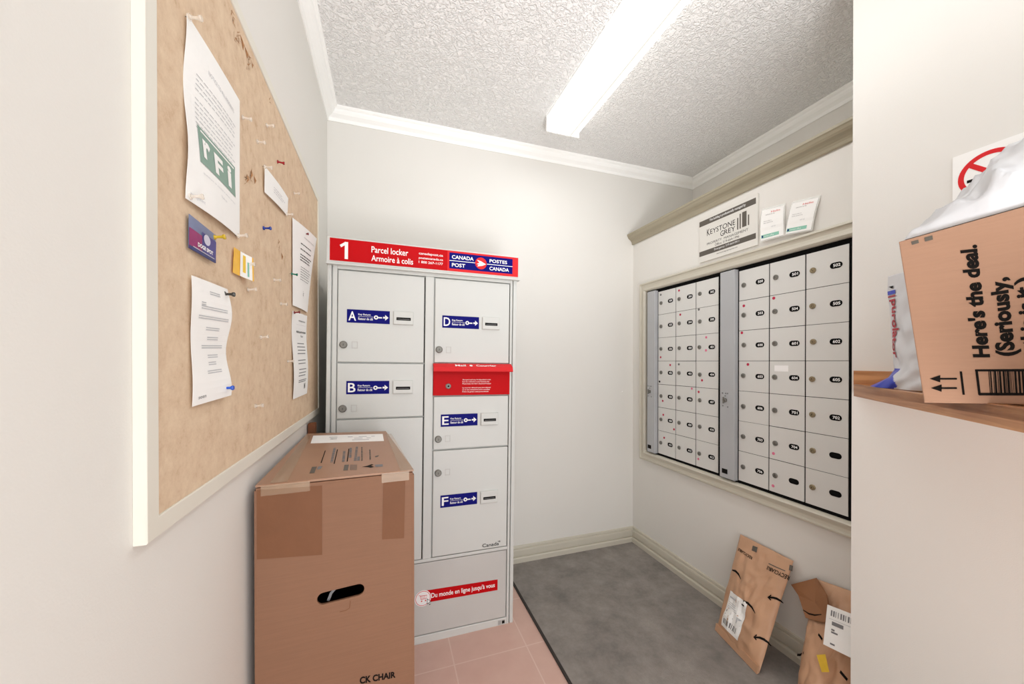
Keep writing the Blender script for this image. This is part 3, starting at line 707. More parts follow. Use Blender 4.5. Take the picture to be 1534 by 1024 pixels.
# pushpins
def pin_mesh(m):
    mb = MB(); Fp = frame((0, 0, 0), (0, 1, 0), (0, 0, 1))
    for w0, w1, r0, r1 in ((0, .002, .0045, .0045), (.002, .0045, .0030, .0022), (.0045, .0125, .0020, .0024), (.0125, .0150, .0035, .0042), (.0150, .0165, .0042, .0036)):
        mb.cyl(Fp, 0, 0, r0, w0, w1, m, 14, r2=r1)
    mb.cyl(Fp, 0, 0, .0006, -.008, 0, STEEL, 6)
    o = fixn(mb.build('pushpin', smooth=False)); me = o.data; bpy.data.objects.remove(o); return me
PCLR = mat('pin_clear', s2l(236, 228, 216), .2, alpha=.45, var=.02)
pins = {'clear': pin_mesh(PCLR)}
for nme, c in (('red', s2l(150, 20, 32)), ('blue', s2l(34, 84, 190)), ('darkblue', s2l(30, 60, 150)), ('yellow', s2l(200, 170, 40)), ('green', s2l(20, 110, 90)), ('black', s2l(48, 46, 40)), ('brown', s2l(120, 40, 44))):
    pins[nme] = pin_mesh(mat('pin_'+nme, c, .25, var=.03))
for (u, v, k, lab, paper_) in (
    (418, 243, 'red', 'dark red pushpin above the small blank slip', 0), (397, 342, 'darkblue', 'blue pushpin below the small blank slip', 0),
    (319, 355, 'yellow', 'yellow pushpin at the right edge of the purple flyer', 1), (332, 581, 'blue', 'bright blue pushpin on the lower corner of the narrow notice', 1),
    (334, 440, 'black', 'black pushpin on the upper corner of the narrow notice', 1), (436, 410, 'green', 'green pushpin on left edge of the upper far notice', 1),
    (454, 350, 'brown', 'dark maroon pushpin at the top of the upper far notice', 1), (440, 468, 'brown', 'dark maroon pushpin at the top of the lower far notice', 1),
    (283, 27, 'clear', 'clear pushpin at top corner of the tallest notice', 1), (283, 294, 'clear', 'clear pushpin at bottom left corner of the tallest notice', 1),
    (355, 353, 'clear', 'clear pushpin at bottom right corner of the tallest notice', 1),
    (396, 250, 'clear', 'clear pushpin at the top of the small blank slip', 1), (429, 321, 'clear', 'clear pushpin at the bottom of the small blank slip', 1),
    (367, 395, 'clear', 'clear pushpin holding the yellow folded flyer', 1),
    (388, 213, 'clear', 'clear pushpin high on board, lower right of tall notice top', 0), (402, 189, 'clear', 'clear pushpin highest and nearest the sloping top edge', 0),
    (442, 290, 'clear', 'clear pushpin right of the small blank slip', 0), (366, 177, 'clear', 'clear pushpin just right of the tall notice', 0),
    (373, 434, 'clear', 'clear pushpin just below the yellow flyer', 0), (412, 419, 'clear', 'clear pushpin left of the green pushpin', 0),
    (422, 455, 'clear', 'clear pushpin level with the gap between the far notices', 0), (392, 505, 'clear', 'clear pushpin alone in the middle of the lower board', 0),
    (384, 608, 'clear', 'clear pushpin lowest on the board', 0), (432, 541, 'clear', 'clear pushpin left of the lower far notice', 0)):
    o = bpy.data.objects.new('pushpin', pins[k]); col.objects.link(o)
    q = atX(u, v, BX); o.location = (BX-.0025+(.004 if paper_ else 0), q.y, q.z)
    o.rotation_euler = (0, random.uniform(-.15, .1), random.uniform(-.2, .2))
    tag(o, lab, 'pushpin', 'pushpins on the bulletin board')

# ------------------------------------------------------------------ big carton in front of the locker
BH = .93
cA_, cB_, cC_, cD_ = Vector((-.268, .915, 0)), Vector((.062, .927, 0)), Vector((-.004, 1.478, 0)), Vector((-.278, 1.520, 0))
O = (cA_+cC_)/2
t = thing('carton', 'tall brown cardboard carton with oval hand hole in front of locker', 'box', O)
ex = (cB_-cA_); wB = ex.length; ex.normalize(); ez = Vector((0, 0, 1))
FC = frame(cA_, ex, ez)                      # front face
# front panel with the hand hole
import bmesh
def plate_with_hole(F, outer, hole, w0, w1, m):
    bm = bmesh.new()
    def loop(pts):
        vs = [bm.verts.new(F(x, y, w1)) for x, y in pts]; return [bm.edges.new((vs[i], vs[(i+1) % len(vs)])) for i in range(len(vs))]
    es = loop(outer)+loop(hole); bmesh.ops.triangle_fill(bm, use_beauty=True, edges=es)
    mb = MB(); bm.verts.index_update(); bm.verts.ensure_lookup_table()
    V = [v.co.copy() for v in bm.verts]; fs = [tuple(v.index for v in f.verts) for f in bm.faces]; bm.free()
    d = F(0, 0, w0)-F(0, 0, w1); N = len(V)
    mb.add(V+[v+d for v in V], fs+[tuple(N+i for i in reversed(f)) for f in fs], m)
    for pts in (outer, hole):
        n = len(pts); mb.add([F(x, y, w1) for x, y in pts]+[F(x, y, w0) for x, y in pts], [(i, (i+1) % n, n+(i+1) % n, n+i) for i in range(n)], m)
    return mb
def fpx(u, v):     # photo point -> carton front coordinates
    n = ex.cross(ez); p = atP(u, v, cA_, n)-cA_; return (p.dot(ex), p.z)
hc1, hc2 = fpx(484, 897), fpx(536, 884)
hr = .0135
ang = math.atan2(hc2[1]-hc1[1], hc2[0]-hc1[0]); hole = []
for i in range(9): a = ang-math.pi/2+math.pi*i/8; hole.append((hc2[0]+hr*math.cos(a), hc2[1]+hr*math.sin(a)))
for i in range(9): a = ang+math.pi/2+math.pi*i/8; hole.append((hc1[0]+hr*math.cos(a), hc1[1]+hr*math.sin(a)))
TH = .005
mb = plate_with_hole(FC, [(0, 0), (wB, 0), (wB, BH-.006), (0, BH-.006)], hole, -TH, 0, CARD)
def wallplate(mb, a, b, th, z0, z1, m):
    d = (b-a).normalized(); F = frame(a, d, ez); mb.box(F, 0, (b-a).length, z0, z1, -th, 0, m)
wallplate(mb, cB_, cC_, TH, 0, BH-.006, CARD); wallplate(mb, cC_, cD_, TH, 0, BH-.006, CARD); wallplate(mb, cD_, cA_, TH, 0, BH-.006, CARD)
mb.add([p+Vector((0, 0, .003)) for p in (cA_, cB_, cC_, cD_)], [(0, 1, 2, 3)], CARD)
fixn(mb.build('body', t, O))
# top flaps: lower pair and upper pair with a dark slit between
def topq(z0, z1, ins, m, fr=0, mid=None):
    P = [cA_+(cD_-cA_)*fr*0+Vector((ins, fr, 0)), cB_+Vector((-ins, fr, 0)), cC_+Vector((-ins, -ins, 0)), cD_+Vector((ins, -ins, 0))]
    m_ = MB(); V = [Vector((p.x, p.y, z)) for z in (z0, z1) for p in P]
    m_.add(V, [(3, 2, 1, 0), (4, 5, 6, 7), (0, 1, 5, 4), (1, 2, 6, 5), (2, 3, 7, 6), (3, 0, 4, 7)], m); return m_
fixn(topq(BH-.0059, BH-.001, .003, CARD, .0).build('inner_flap', t, O))
fixn(topq(BH+.0005, BH+.0052, .001, CARDT, .004).build('outer_flap', t, O))
TQ = quadframe(cD_+ez*(BH+.0053), cC_+ez*(BH+.0053), cB_+ez*(BH+.0053)+Vector((0, .004, 0)), cA_+ez*(BH+.0053)+Vector((0, .004, 0)))
def tpx(u, v):
    p = atZ(u, v, BH+.0053); # invert bilinear by Newton
    a, b = .5, .5
    for _ in range(20):
        q = TQ(a, b)-p; ja = (TQ(a+1e-3, b)-TQ(a, b))/1e-3; jb = (TQ(a, b+1e-3)-TQ(a, b))/1e-3
        det = ja.x*jb.y-ja.y*jb.x; a -= (q.x*jb.y-q.y*jb.x)/det; b -= (ja.x*q.y-ja.y*q.x)/det
    return a, b
def topquad(pts): return quadframe(*[TQ(*tpx(u, v), .0) for u, v in pts])
mb = MB()
Fq = topquad([(469, 652.5), (573, 650), (575, 660.5), (465, 664)])
mb.box(Fq, 0, 1, 0, 1, .0002, .0008, PAPER)
for k in range(14):
    a = random.uniform(.04, .86); mb.rect(Fq, a, a+random.uniform(.03, .12), (.2, .42, .64)[k % 3], (.28, .5, .72)[k % 3], .0011, PALEINK)
mb.build('shipping_label', t, O, label='white shipping label')
mb = MB()
def c7(x, y): return (450+x/8.766, 640+y/8.766)
def tstroke(a, b, wd, m=INK):
    A, B = tpx(*c7(*a)), tpx(*c7(*b)); mb.line(TQ, [A, B], wd, .0004, m)
tstroke((325, 305), (268, 470), .008); tstroke((485, 290), (440, 480), .008); tstroke((635, 280), (612, 450), .008)
for (p, q_) in (((450, 270), (405, 470)), ((575, 310), (560, 455)), ((660, 270), (650, 400)), ((740, 255), (715, 445)), ((765, 385), (757, 440)), ((805, 260), (805, 440)), ((910, 290), (915, 430))):
    A = Vector(tpx(*c7(*p))); B = Vector(tpx(*c7(*q_))); d = B-A; n_ = Vector((-d.y, d.x)).normalized()
    k = 0
    while k < 14:
        s0 = k/14; s1 = (k+random.uniform(.5, .9))/14
        mb.line(TQ, [tuple(A+d*s0), tuple(A+d*s1)], .022 if p[0] < 800 else .012, .0004, GREYINK if p[0] < 800 else TAUPE); k += 1
def tpoly(pts, m): mb.add([TQ(*tpx(*c7(*p)), .0004) for p in pts], [tuple(range(len(pts)))], m)
tpoly([(150, 520), (215, 515), (180, 600), (115, 605)], TAUPE); tpoly([(230, 515), (290, 510), (262, 550), (215, 555)], GREYINK)
tpoly([(575, 495), (635, 490), (620, 565), (560, 570)], TAUPE)
for k in range(12): tpoly([(650+k*8, 490), (653+k*8, 490), (651+k*8, 562), (648+k*8, 562)], TAUPE)
tpoly([(805, 520), (880, 505), (930, 485), (960, 490), (925, 505), (965, 520), (920, 532), (880, 522)], INK); tpoly([(975, 490), (1080, 485), (1080, 515), (985, 520)], GREYINK)
tpoly([(975, 380), (1030, 365), (1020, 385), (985, 395)], TAUPE)
mb.build('top_print', t, O)
mb = MB(); mb.box(topquad([(578, 650), (586, 650), (620, 705), (600, 706)]), 0, 1, 0, 1, .0009, .0012, TAPE)
mb.build('top_tape', t, O, label='shiny clear tape along the top edge')
mb = MB(); mb.box(topquad([(458, 652), (466, 652), (430, 722), (404, 724)]), 0, 1, 0, 1, .0009, .0012, TAPE); mb.build('top_tape', t, O)
mb = MB(); mb.box(FC, .012, .105, BH-.018, BH+.0045, .0006, .0009, TAPE); mb.build('edge_tape', t, O, label='clear tape')
mb = MB(); mb.box(FC, wB-.075, wB-.012, BH-.018, BH+.0045, .0010, .0013, TAPE); mb.build('edge_tape', t, O, label='clear tape')
def fq(pts, m, w_=.0008):
    P = [fpx(*p) for p in pts]; mb.prism(FC, [(min(max(a, .0005), wB-.0005), b) for a, b in reversed(P)], .0002, w_, m)
mb = MB(); fq([(384, 734), (482, 727), (482, 831), (384, 838)], TAPEB); fixn(mb.build('front_tape', t, O, label='wide brown tape patch on the front'))
mb = MB(); fq([(574, 716), (607, 713), (605, 806), (572, 808)], TAPEB); fixn(mb.build('front_tape', t, O, label='narrow brown tape patch on the front'))

TFC = quadframe(*[FC(*fpx(*p), 0) for p in ((533, 1013), (592, 1006), (592, 1014), (533, 1024))])
mb = MB(); FTx = quadframe(*[FC(*fpx(*p), 0) for p in ((538, 1015), (592, 1006.5), (592, 1016), (538, 1026))])
mb.text(FTx, 'CK CHAIR', 0, 1, 0, 1, .0005, INK, .04); mb.build('front_print', t, O)
mb = MB(); h0 = ((hc1[0]+hc2[0])/2, (hc1[1]+hc2[1])/2)
Fi = frame(FC(h0[0], h0[1], -.012), ex, ez)
mb.line(Fi, [(-.028, -.016), (-.022, .0), (-.010, .012), (.004, .016)], .006, 0, GREYINK)
mb.build('packing_liner', t, O)
mb = MB().line(FC, [fpx(*p) for p in ((524, 900), (523, 911), (517, 915), (508, 917))], .0016, .0006, TAPEB); mb.build('crease', t, O)

# wooden stick in the gap
tag(fixn(MB().box(W0, -.281, -.257, 1.545, 1.575, 0, .968, WOODD, .003).build('wooden_strip')), 'dark brown wooden strip standing in gap between carton and locker', 'wood strip')

# ------------------------------------------------------------------ corner shelf
ZS = EYE-.068
t = thing('wall_shelf', 'varnished oak corner shelf with slanted front lip on right wall', 'shelf', (XP, .3, ZS-.02))
O = Vector(t.location)
sp = [(XP-.001, .715), (XP-.001, -.7), (.745, -.7), (.745, .135), (1.325, .715)]
fixn(MB().prism(W0, sp, ZS-.020, ZS-.002, OAK).build('shelf_board', t, O))
Flip = frame((.745, .135, 0), (.7071, .7071, 0), (0, 0, 1))
L = math.hypot(1.325-.745, .58)
fixn(MB().box(Flip, 0, L, ZS-.036, ZS, .0, .016, OAK, .004).build('front_lip', t, O))
fixn(MB().box(frame((.745, -.7, 0), (0, 1, 0), (0, 0, 1)), 0, .835, ZS-.036, ZS, -.016, 0, OAK).build('side_lip', t, O))
fixn(MB().box(W0, XP-.016, XP-.0005, -.7, .715, ZS-.002, ZS+.040, OAKR).build('back_rail', t, O))

# ------------------------------------------------------------------ box on the shelf
def cam2w(r, up, f): return Vector((f*SY+r*CY, f*CY-r*SY, up))
e1 = cam2w(216, 46, -551).normalized(); e2 = cam2w(-.125, 1, .0345).normalized(); e2 = (e2-e1*e2.dot(e1)).normalized()
nrm = e1.cross(e2)                    # toward viewer (-X)
BL = Vector((0, 0, EYE))+Vector(ray(1384, 603))*.001215
FX = frame(BL, e1, e2); BW, BHt, BD = .42, .298, .29
t = thing('shipping_box', 'light brown shipping box with large sideways lettering, tilted on shelf', 'box', BL)
fixn(MB().box(FX, 0, BW, 0, BHt, -BD, 0, CARD2, .002).build('body', t, BL))
def bx(u, v): p = atP(u, v, BL, nrm)-BL; return (p.dot(e1), p.dot(e2))
mb = MB()
def btext(s_, pts, bold=.03):       # corners start-bottom.. : text reads upward; pts TL TR BR BL of the text itself
    Fq = quadframe(*[FX(*bx(*p), 0) for p in pts]); mb.text(Fq, s_, 0, 1, 0, 1, .0006, INK, .045)
def pb(name, lab=None):
    global mb
    o = mb.build(name, t, BL); mb = MB()
    if lab: o["label"] = lab
btext("Here's the deal.", [(1455, 534), (1434.5, 368), (1461, 362), (1481, 533)][0:0] or [(1457, 535), (1436, 369), (1463, 366), (1484, 535)]); pb('printed_words', 'black lettering reading up the side')
btext('(Seriously,', [(1492, 534), (1482, 419), (1516, 413), (1531, 532)]); pb('printed_words')
btext("this is it.)", [(1530, 520), (1518, 418), (1550, 412), (1564, 520)]); pb('printed_words')
def brect(pts, m=INK, w_=.0006): mb.add([FX(*bx(*p), w_) for p in pts], [tuple(range(len(pts)))], m)
for y in (567, 581):
    brect([(1393+(y-567)*.15, y), (1409+(y-567)*.15, y-5.5), (1409+(y-567)*.15, y+5.5)]); brect([(1408, y-1.3), (1434, y-1.3), (1434, y+1.3), (1408, y+1.3)])
pb('printed_arrows', 'pair of black up arrows')
brect([(1438, 556), (1441.5, 556), (1446, 591), (1442.5, 591)]); pb('printed_bar')
# barcode frame
for q_ in ([(1461, 553), (1560, 552), (1560, 556), (1461, 556)], [(1467, 588), (1560, 588), (1560, 592), (1467, 592)], [(1461, 553), (1465, 553), (1470, 591), (1466, 591)]): brect(q_)
x = 1481
random.seed(3)
while x < 1556:
    wd = random.choice((.8, 1.2, 2, 3.2)); brect([(x, 555), (x+wd, 555), (x+wd+2.5, 589), (x+2.5, 589)]); x += wd+random.choice((.8, 1, 1.8, 2.4))
pb('printed_barcode', 'black framed barcode')
brect([(1364, 362), (1375, 359), (1376, 364), (1365.5, 367)], TAUPE); brect([(1384, 356), (1396, 352.5), (1397, 359), (1385, 362)], TAUPE)
pb('printed_squares')

# ------------------------------------------------------------------ white plastic bag on the box
TOPO = FX(0, BHt, 0)
outl = [(1381, 344), (1386, 335), (1402.6, 322), (1413, 309), (1425, 298), (1439, 284), (1455, 270), (1472, 255), (1486, 240), (1495, 231), (1508, 221), (1534, 199), (1560, 185), (1600, 180), (1660, 190)]
o2 = []
for u, v in outl:
    p = atP(u, v, BL-nrm*.07, nrm)-BL; o2.append((p.dot(e1), max(p.dot(e2)-BHt, 0)))
def hh(u):
    if u <= o2[0][0]: return 0
    for (a, b), (c, d) in zip(o2, o2[1:]):
        if u <= c: return b+(d-b)*(u-a)/(c-a)
    return o2[-1][1]
U0, U1 = o2[0][0]-.004, .40
nu, nv = 90, 60; V = []
for j in range(nv+1):
    for i in range(nu+1):
        fu = i/nu; fv = j/nv; u = U0+(U1-U0)*fu; v = .008+.20*fv
        env = (math.sin(math.pi*min(1, max(0, fv)))**.42 if 0 < fv < 1 else 0)
        endf = min(1, (1-fu)*10)**.5
        h = hh(u)*env*endf
        P = Vector((u*9, v*9, 3))
        rd = 1-abs(noise.noise(Vector((u*14+fv*5, v*10-u*9, 1.3))))*2
        rd2 = 1-abs(noise.noise(Vector((u*30-fv*4, v*22+u*16, 5.3))))*2
        amp = min(h, .06)
        h2 = h*(1-.0)+amp*(.34*(rd-.75)+.13*(rd2-.7))*(1.0 if 0 < fv < 1 else 0)
        sh = .010*noise.noise(P*1.7)*min(1, h*20)
        V.append(FX(u, BHt+.002+max(h2, 0.0), -v+sh*1.0+(.012*min(1, h*12)*(1-fv))))
fs = [(j*(nu+1)+i, j*(nu+1)+i+1, (j+1)*(nu+1)+i+1, (j+1)*(nu+1)+i) for j in range(nv) for i in range(nu)]
mb = MB(); mb.add(V, fs, POLY)
b0 = len(V); BV = [FX(U0+(U1-U0)*a, BHt+.0012, -(.012+.19*b)) for a, b in ((0, 0), (1, 0), (1, 1), (0, 1))]; mb.add(BV, [(0, 1, 2, 3)], POLY)
tag(fixn(mb.build('plastic_bag', origin=FX(.2, BHt, -.12), smooth=True)), 'crumpled white plastic mailer bag lying on top of the tilted box', 'bag')

# ------------------------------------------------------------------ courier bag behind the box
A0 = atZ(1306, 578, ZS+.001); A1 = atZ(1393, 585, ZS+.001)
T0 = atX(1341, 416, 1.285); T1 = T0+(A1-A0)*.85
nb = (A1-A0).cross(ez).normalized()
def cbag(u, v, w_=0):
    lx = [(0, 0), (.09, .34), (.16, .46), (.45, .36), (.7, .30), (.85, .24), (1, .235)]
    # left edge position (fraction along the base) by height
    for (a, b), (c, d) in zip(lx, lx[1:]):
        if v <= c: l = b+(d-b)*(v-a)/(c-a); break
    base = A0.lerp(A1, l+(1.35-l)*u); up = (T0-A0.lerp(A1, .28)); p = base+Vector((up.x*.4*v, up.y*.4*v, up.z*v))
    puff = (math.sin(math.pi*min(max(u, 0), 1))**.5 if 0 < u < 1 else 0)*(1-v*.75)
    return p+nb*(w_+.030*puff*1.0+.006*noise.noise(Vector((u*5, v*7, 2)))*puff*2)
mb = MB(); nu, nv = 60, 100
front = [cbag(i/nu, j/nv) for j in range(nv+1) for i in range(nu+1)]
back = [cbag(i/nu, j/nv)-nb*(.002+(front[j*(nu+1)+i]-(cbag(0, j/nv).lerp(cbag(1, j/nv), i/nu))).dot(nb)) for j in range(nv+1) for i in range(nu+1)]
N = len(front); fw = []; fb_ = []
for j in range(nv):
    for i in range(nu):
        q = (j*(nu+1)+i, j*(nu+1)+i+1, (j+1)*(nu+1)+i+1, (j+1)*(nu+1)+i)
        (fb_ if (j/nv < .17 and i/nu < .46-1.5*j/nv+.05*math.sin(j*.45)) else fw).append(q); fw.append(tuple(N+k for k in reversed(q)))
for j in range(nv):
    a = j*(nu+1); fw.append((a, a+nu+1, N+a+nu+1, N+a)); a += nu; fw.append((a, N+a, N+a+nu+1, a+nu+1))
for i in range(nu): a = nv*(nu+1)+i; fw.append((a, a+1, N+a+1, N+a))
mb.add(front+back, fw, POLY); s_ = mb.mi(POLYB)
for q in fb_: mb.f.append(list(q)); mb.m.append(s_)
O = A0.lerp(A1, .5)
t = thing('courier_bag', 'white courier mailer bag with blue corner standing behind the box', 'bag', O)
fixn(mb.build('bag', t, O, smooth=True))
def cb2(u, v, w_=0): return cbag(u, v, .0018+w_)
mb = MB()
Fv = lambda a, b, w_=0: cb2(.035+.16*(1-b)*.9, .80-.58*a, w_)      # text running downward
Fvv = lambda a, b, w_=0: cb2(.06+.17*b, .78-.52*a, w_)
mb.text(Fvv, 'purolator', 0, 1, 0, 1, 0, PRED, .03)
mb.build('printed_word', t, O, label='maroon lettering running down the bag'); mb = MB()
mb.rect(cb2, .04, .20, .80, .815, 0, PRED, 2); mb.rect(cb2, .04, .20, .825, .86, 0, POLYB, 2); mb.add([cb2(.06, .90), cb2(.16, .90), cb2(.15, .875)], [(0, 1, 2)], INK)
mb.build('printed_logo', t, O, label='small red and blue mark')

# ------------------------------------------------------------------ no smoking sign
FN = frame((XP-.0005, .518, 1.55), (0, -1, 0), (0, 0, 1))
t = thing('no_smoking_sign', 'white no smoking sign with red circle on the near right wall', 'sign', (XP, .458, 1.55)); O = Vector(t.location)
fixn(MB().box(FN, 0, .125, 0, .158, 0, .002, PAPER).build('panel', t, O))
mb = MB(); c0, c1 = .060, .094
mb.ring(FN, c0, c1, .041, .051, .0024, REDL, 48)
mb.line(FN, [(c0-.031, c1+.030), (c0+.031, c1-.030)], .010, .0026, REDL)
mb.line(FN, [(c0-.036, c1-.008), (c0+.020, c1-.008)], .007, .0023, INK)
mb.line(FN, [(c0+.024, c1+.001), (c0+.020, c1+.010), (c0+.028, c1+.016)], .0022, .0023, INK); mb.line(FN, [(c0+.030, c1-.004), (c0+.030, c1+.008), (c0+.036, c1+.018)], .0022, .0023, INK)
mb.build('symbol', t, O, label='red ring and slash over a black cigarette')

# ------------------------------------------------------------------ paper mailers on the floor
def inv(S, u, v):
    """(a, b) on surface S seen at a photo point"""
    d = Vector(ray(u, v)).normalized(); e = Vector((0, 0, EYE)); a = b = .5
    def res(a, b): q = S(a, b)-e; return q-d*q.dot(d)
    for _ in range(25):
        q = res(a, b); ja = (res(a+2e-3, b)-q)/2e-3; jb = (res(a, b+2e-3)-q)/2e-3
        A, B, Cc = ja.dot(ja), ja.dot(jb), jb.dot(jb); det = A*Cc-B*B
        a -= max(-.3, min(.3, (Cc*ja.dot(q)-B*jb.dot(q))/det)); b -= max(-.3, min(.3, (A*jb.dot(q)-B*ja.dot(q))/det))
        a = max(-.1, min(1.1, a)); b = max(-.1, min(1.1, b))
    return a, b
def c3_(x, y): return (1050+x/4.375, 790+y/4.375)
def sstroke(mb, S, pts, wd, m=INK): mb.line(S, [inv(S, *c3_(*p)) for p in pts], wd, .0022, m)
def squad(S, pts):
    (a0, b0), (a1, b1), (a2, b2), (a3, b3) = [inv(S, *c3_(*p)) for p in pts]     # TL TR BR BL
    return lambda x, y, w_=0: S((a3*(1-x)+a2*x)*(1-y)+(a0*(1-x)+a1*x)*y, (b3*(1-x)+b2*x)*(1-y)+(b0*(1-x)+b1*x)*y, w_)
def mailer(t, O, TLp, TRp, BRp, BLp, thick, seed, edge=None, topfold=None, name='pouch', notch=None):
    TLp, TRp, BRp, BLp = map(Vector, (TLp, TRp, BRp, BLp)); n = (TRp-TLp).cross(TLp-BLp).normalized()
    def S(u, v, w_=0, side=1):
        p = BLp*(1-u)*(1-v)+BRp*u*(1-v)+TRp*u*v+TLp*(1-u)*v
        if notch: p = p+notch(u, v)
        e = (max(0, 4*u*(1-u))**.55)*(max(0, min(1, v*5))**.6)*(max(0, min(1, (1-v)*2.2))**.7)
        wr = noise.noise(Vector((u*3+seed, v*5, seed)))*.5+.4*(1-2*abs(noise.noise(Vector((u*5+v*3+seed, v*6-u*4, 3)))))
        wr += .45*(1-2*abs(noise.noise(Vector((u*11-v*5+seed, v*12+u*3, 6)))))*max(0, v-.25)
        h = thick*e*(.66+.62*wr) if side > 0 else -thick*.25*e
        h += .004*noise.noise(Vector((u*4+9, v*4, seed)))*(1-e)
        return p+n*(h+w_)
    nu, nv = 36, 56; mb = MB()
    A = [S(i/nu, j/nv, 0, 1) for j in range(nv+1) for i in range(nu+1)]; B = [S(i/nu, j/nv, -.001, -1) for j in range(nv+1) for i in range(nu+1)]
    N = len(A); fs = []
    for j in range(nv):
        for i in range(nu):
            q = (j*(nu+1)+i, j*(nu+1)+i+1, (j+1)*(nu+1)+i+1, (j+1)*(nu+1)+i); fs.append(q); fs.append(tuple(N+k for k in reversed(q)))
    ed = [i for i in range(nu+1)]+[j*(nu+1)+nu for j in range(1, nv+1)]+[nv*(nu+1)+i for i in range(nu-1, -1, -1)]+[j*(nu+1) for j in range(nv-1, 0, -1)]
    for a, b in zip(ed, ed[1:]+ed[:1]): fs.append((a, N+a, N+b, b))
    mb.add(A+B, fs, KRAFT); fixn(mb.build(name, t, O, smooth=True))
    return S
def smile(mb, S, u, v, sx, sy, head=True):
    pts = [(u+sx*t_, v+sy*(t_**1.0)*.35+sy*math.sin(t_*2.2)*.9) for t_ in [k/14 for k in range(15)]]
    mb.line(S, pts, [.010+.014*math.sin(math.pi*min(1, k/10)) for k in range(15)], .0022, INK)
    if head: mb.line(S, [(u+.05, v+.030), (u-.012, v-.002), (u+.048, v-.022)], .012, .0024, INK)
P_TL, P_TR, P_BL, P_BR = Vector((1.538, 1.262, .405)), Vector((1.538, 1.028, .402)), Vector((1.385, 1.250, .012)), Vector((1.340, 1.020, .012))
O = (P_BL+P_BR)/2
t = thing('paper_mailer', 'tall brown kraft paper mailer leaning on wall, left of the two', 'mailer bag', O, 'kraft mailers leaning below the mailboxes')
S = mailer(t, O, P_TL, P_TR, P_BR, P_BL, .040, 2.0)
# folded flap along the bottom
fl = []
mb = MB(); nn = (P_TR-P_TL).cross(P_TL-P_BL).normalized()
for i in range(13):
    u = i/12; a = P_BL.lerp(P_BR, u); fl += [a+nn*.001, a+nn*.006+Vector((-.006, 0, -.003)), a+nn*.014+(P_TL-P_BL)*.055, a+nn*.006+(P_TL-P_BL)*.06]
mb.add(fl, [(4*i+j, 4*i+(j+1) % 4, 4*i+4+(j+1) % 4, 4*i+4+j) for i in range(12) for j in range(4)]+[(0, 1, 2, 3), (48, 49, 50, 51)], KRAFT)
fixn(mb.build('bottom_fold', t, O))
def sq(S, u0, u1, v0, v1, skew=0): return lambda a, b, w_=0: S(u0+(u1-u0)*a+skew*b, v0+(v1-v0)*b, w_)
mb = MB(); Fl = squad(S, [(200, 415), (312, 500), (246, 747), (140, 640)])
mb.rect(Fl, 0, 1, 0, 1, .0018, PAPER, 8, 12)
for k in range(9): mb.rect(Fl, .10+k*.085, .10+k*.085+random.choice((.03, .05)), .10, .24, .0028, GREYINK)
mb.rect(Fl, .12, .5, .36, .385, .0028, INK); mb.rect(Fl, .12, .4, .44, .50, .0028, GREYINK); mb.rect(Fl, .68, .92, .34, .50, .0028, PALEINK); mb.rect(Fl, .12, .45, .84, .88, .0028, PALEINK); mb.rect(Fl, .74, .9, .86, .9, .0028, INK)
for k in range(4): mb.rect(Fl, .12, .62-.04*k, .56+.05*k, .575+.05*k, .0028, PALEINK)
mb.build('address_label', t, O, label='white address label')
def prt(name='printing'):
    global mb
    fixn(mb.build(name, t, O)); mb = MB()
mb = MB()
mb.text(squad(S, [(583, 350), (434, 274), (441, 253), (592, 322)]), 'RECYCLABLE', 0, 1, 0, 1, .002, INK, .02); prt('printed_word')
mb.text(squad(S, [(338, 213), (246, 152), (252, 134), (344, 194)]), 'RECYCLABLE', 0, 1, 0, 1, .002, INK, .02); prt('printed_word')
mb.rect(squad(S, [(346, 120), (378, 132), (370, 166), (338, 152)]), 0, 1, 0, 1, .0022, TAUPE, 2, 2); prt('printed_square')
mb.rect(squad(S, [(588, 246), (611, 254), (606, 290), (583, 282)]), 0, 1, 0, 1, .0022, TAUPE, 2, 2); prt('printed_square')
sstroke(mb, S, [(450, 238), (500, 262), (560, 288)], .008, TAUPE); prt('printed_line')
for tail, head in (([(548, 500), (530, 485), (505, 470), (480, 463), (450, 461)], [(468, 447), (446, 461), (466, 478)]), ([(468, 782), (448, 758), (420, 738), (392, 726), (358, 724)], [(374, 708), (354, 723), (372, 741)])):
    sstroke(mb, S, tail, [.006, .016, .020, .018, .012]); sstroke(mb, S, head, .014); prt('printed_smile_arrow')
sstroke(mb, S, [(210, 281), (232, 288), (252, 308), (269, 343)], [.012, .022, .018, .006]); prt('printed_curve')
sstroke(mb, S, [(284, 484), (315, 500), (342, 528), (363, 567)], [.012, .022, .018, .006]); prt('printed_curve')

Q_TL, Q_TR, Q_BL, Q_BR = atX(1223, 867, 1.535), Vector((1.538, .742, .412)), Vector((1.365, .905, .012)), Vector((1.340, .745, .012))
O = (Q_BL+Q_BR)/2
t = thing('paper_mailer', 'torn open kraft paper mailer with yellow sticker, beside the pillar corner', 'mailer bag', O, 'kraft mailers leaning below the mailboxes')
S = mailer(t, O, Q_TL, Q_TR, Q_BR, Q_BL, .045, 7.0)
mb = MB(); tip = atX(1186, 876, 1.530)
V = [tip, atX(1205, 871, 1.533), atX(1224, 866, 1.530), atX(1240, 892, 1.470), atX(1246, 934, 1.425), atX(1226, 931, 1.440), atX(1208, 926, 1.455), atX(1197, 892, 1.51), atX(1222, 903, 1.485)]
fs = [(0, 1, 8), (1, 2, 8), (2, 3, 8), (3, 4, 8), (4, 5, 8), (5, 6, 8), (6, 7, 8), (7, 0, 8)]
mb.add(V, fs, KRAFTD); mb.add([v+Vector((.002, 0, 0)) for v in V], [tuple(reversed(f)) for f in fs], KRAFTD)
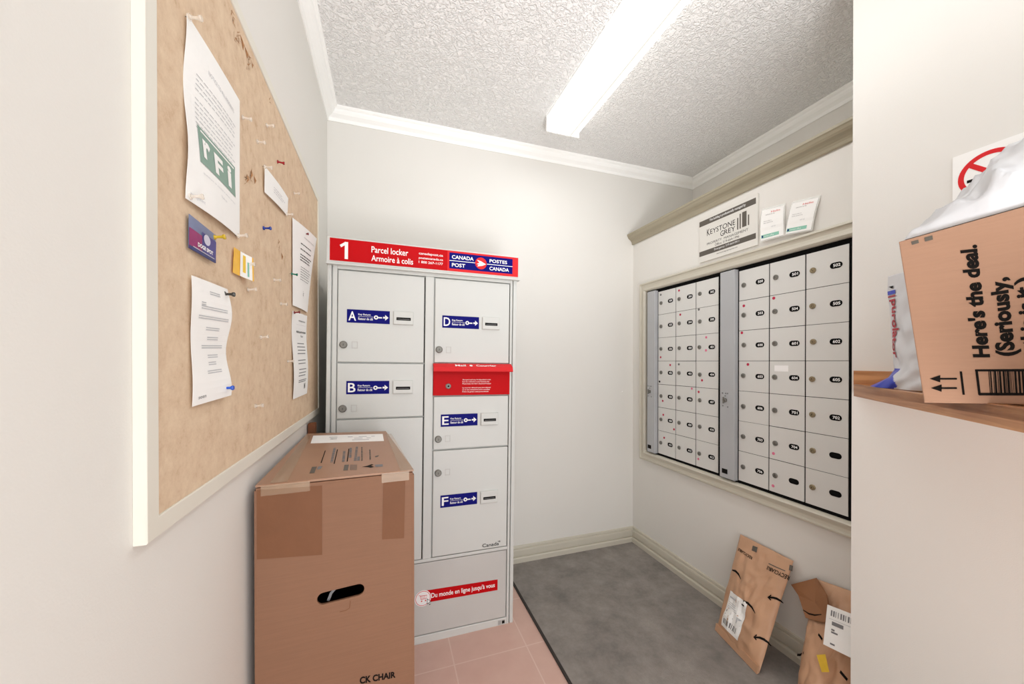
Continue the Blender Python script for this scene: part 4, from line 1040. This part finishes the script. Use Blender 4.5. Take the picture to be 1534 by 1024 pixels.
mb.build('torn_flap', t, O, label='darker torn inner flap folded outward')
mb = MB(); lq = quadframe(atX(1241, 906, 1.418), atX(1290, 925, 1.410), atX(1288, 992, 1.365), atX(1235, 966, 1.378))
mb.sheet(lq, 6, 8, .0006, PAPER)
for k in range(10): mb.rect(lq, .14+k*.075, .14+k*.075+random.choice((.02, .045)), .76, .9, .0012, GREYINK)
for a, b, c, d in ((.2, .55, .55, .64), (.2, .3, .42, .46), (.1, .8, .68, .69), (.2, .4, .36, .40), (.2, .34, .08, .12)): mb.rect(lq, a, b, c, d, .0012, GREYINK if a > .15 else PALEINK)
mb.build('address_label', t, O, label='white address label')
mb = MB(); yq = quadframe(atX(1225, 982, 1.372), atX(1238, 981, 1.366), atX(1244, 1008, 1.352), atX(1233, 1008, 1.358))
mb.sheet(yq, 2, 4, .0006, YEL); mb.build('sticker', t, O, label='yellow sticker')
def v_ok(pts): return pts[0][1] > 940
def pline(mb, pts, x, wd):
    q = [atX(u, v, x) for u, v in pts]; V = []
    for i, p in enumerate(q):
        k = wd*(.5 if i in (0, len(q)-1) else 1); V += [p+Vector((0, 0, k/2)), p-Vector((0, 0, k/2))]
    mb.add(V, [(2*i, 2*i+1, 2*i+3, 2*i+2) for i in range(len(q)-1)], INK)
for pts_, x_, w_ in (([(1204, 914), (1213, 920), (1222, 922), (1232, 921)], 1.418, .006), ([(1196, 982), (1201, 982), (1206, 979)], 1.362, .006), ([(1261, 1007), (1266, 1013), (1272, 1020)], 1.345, .007), ([(1228, 951), (1231, 955), (1234, 959)], 1.385, .005)):
    mb = MB(); sstroke(mb, S, [((u-1050)*4.375, (v-790)*4.375) for u, v in pts_], .02) if v_ok(pts_) else pline(mb, pts_, x_, w_); mb.build('printed_curve', t, O)

# wall anchor
tag(fixn(MB().cyl(frame((0, YB, 0), (1, 0, 0), (0, 0, 1)), *[(lambda p: p)(atY(932, 586, YB))[k] for k in (0, 2)], .005, 0, .003, TRIMW, 16, bev=.001).build('wall_plug')), 'tiny white wall plug on back wall near mailbox frame', 'wall plug')
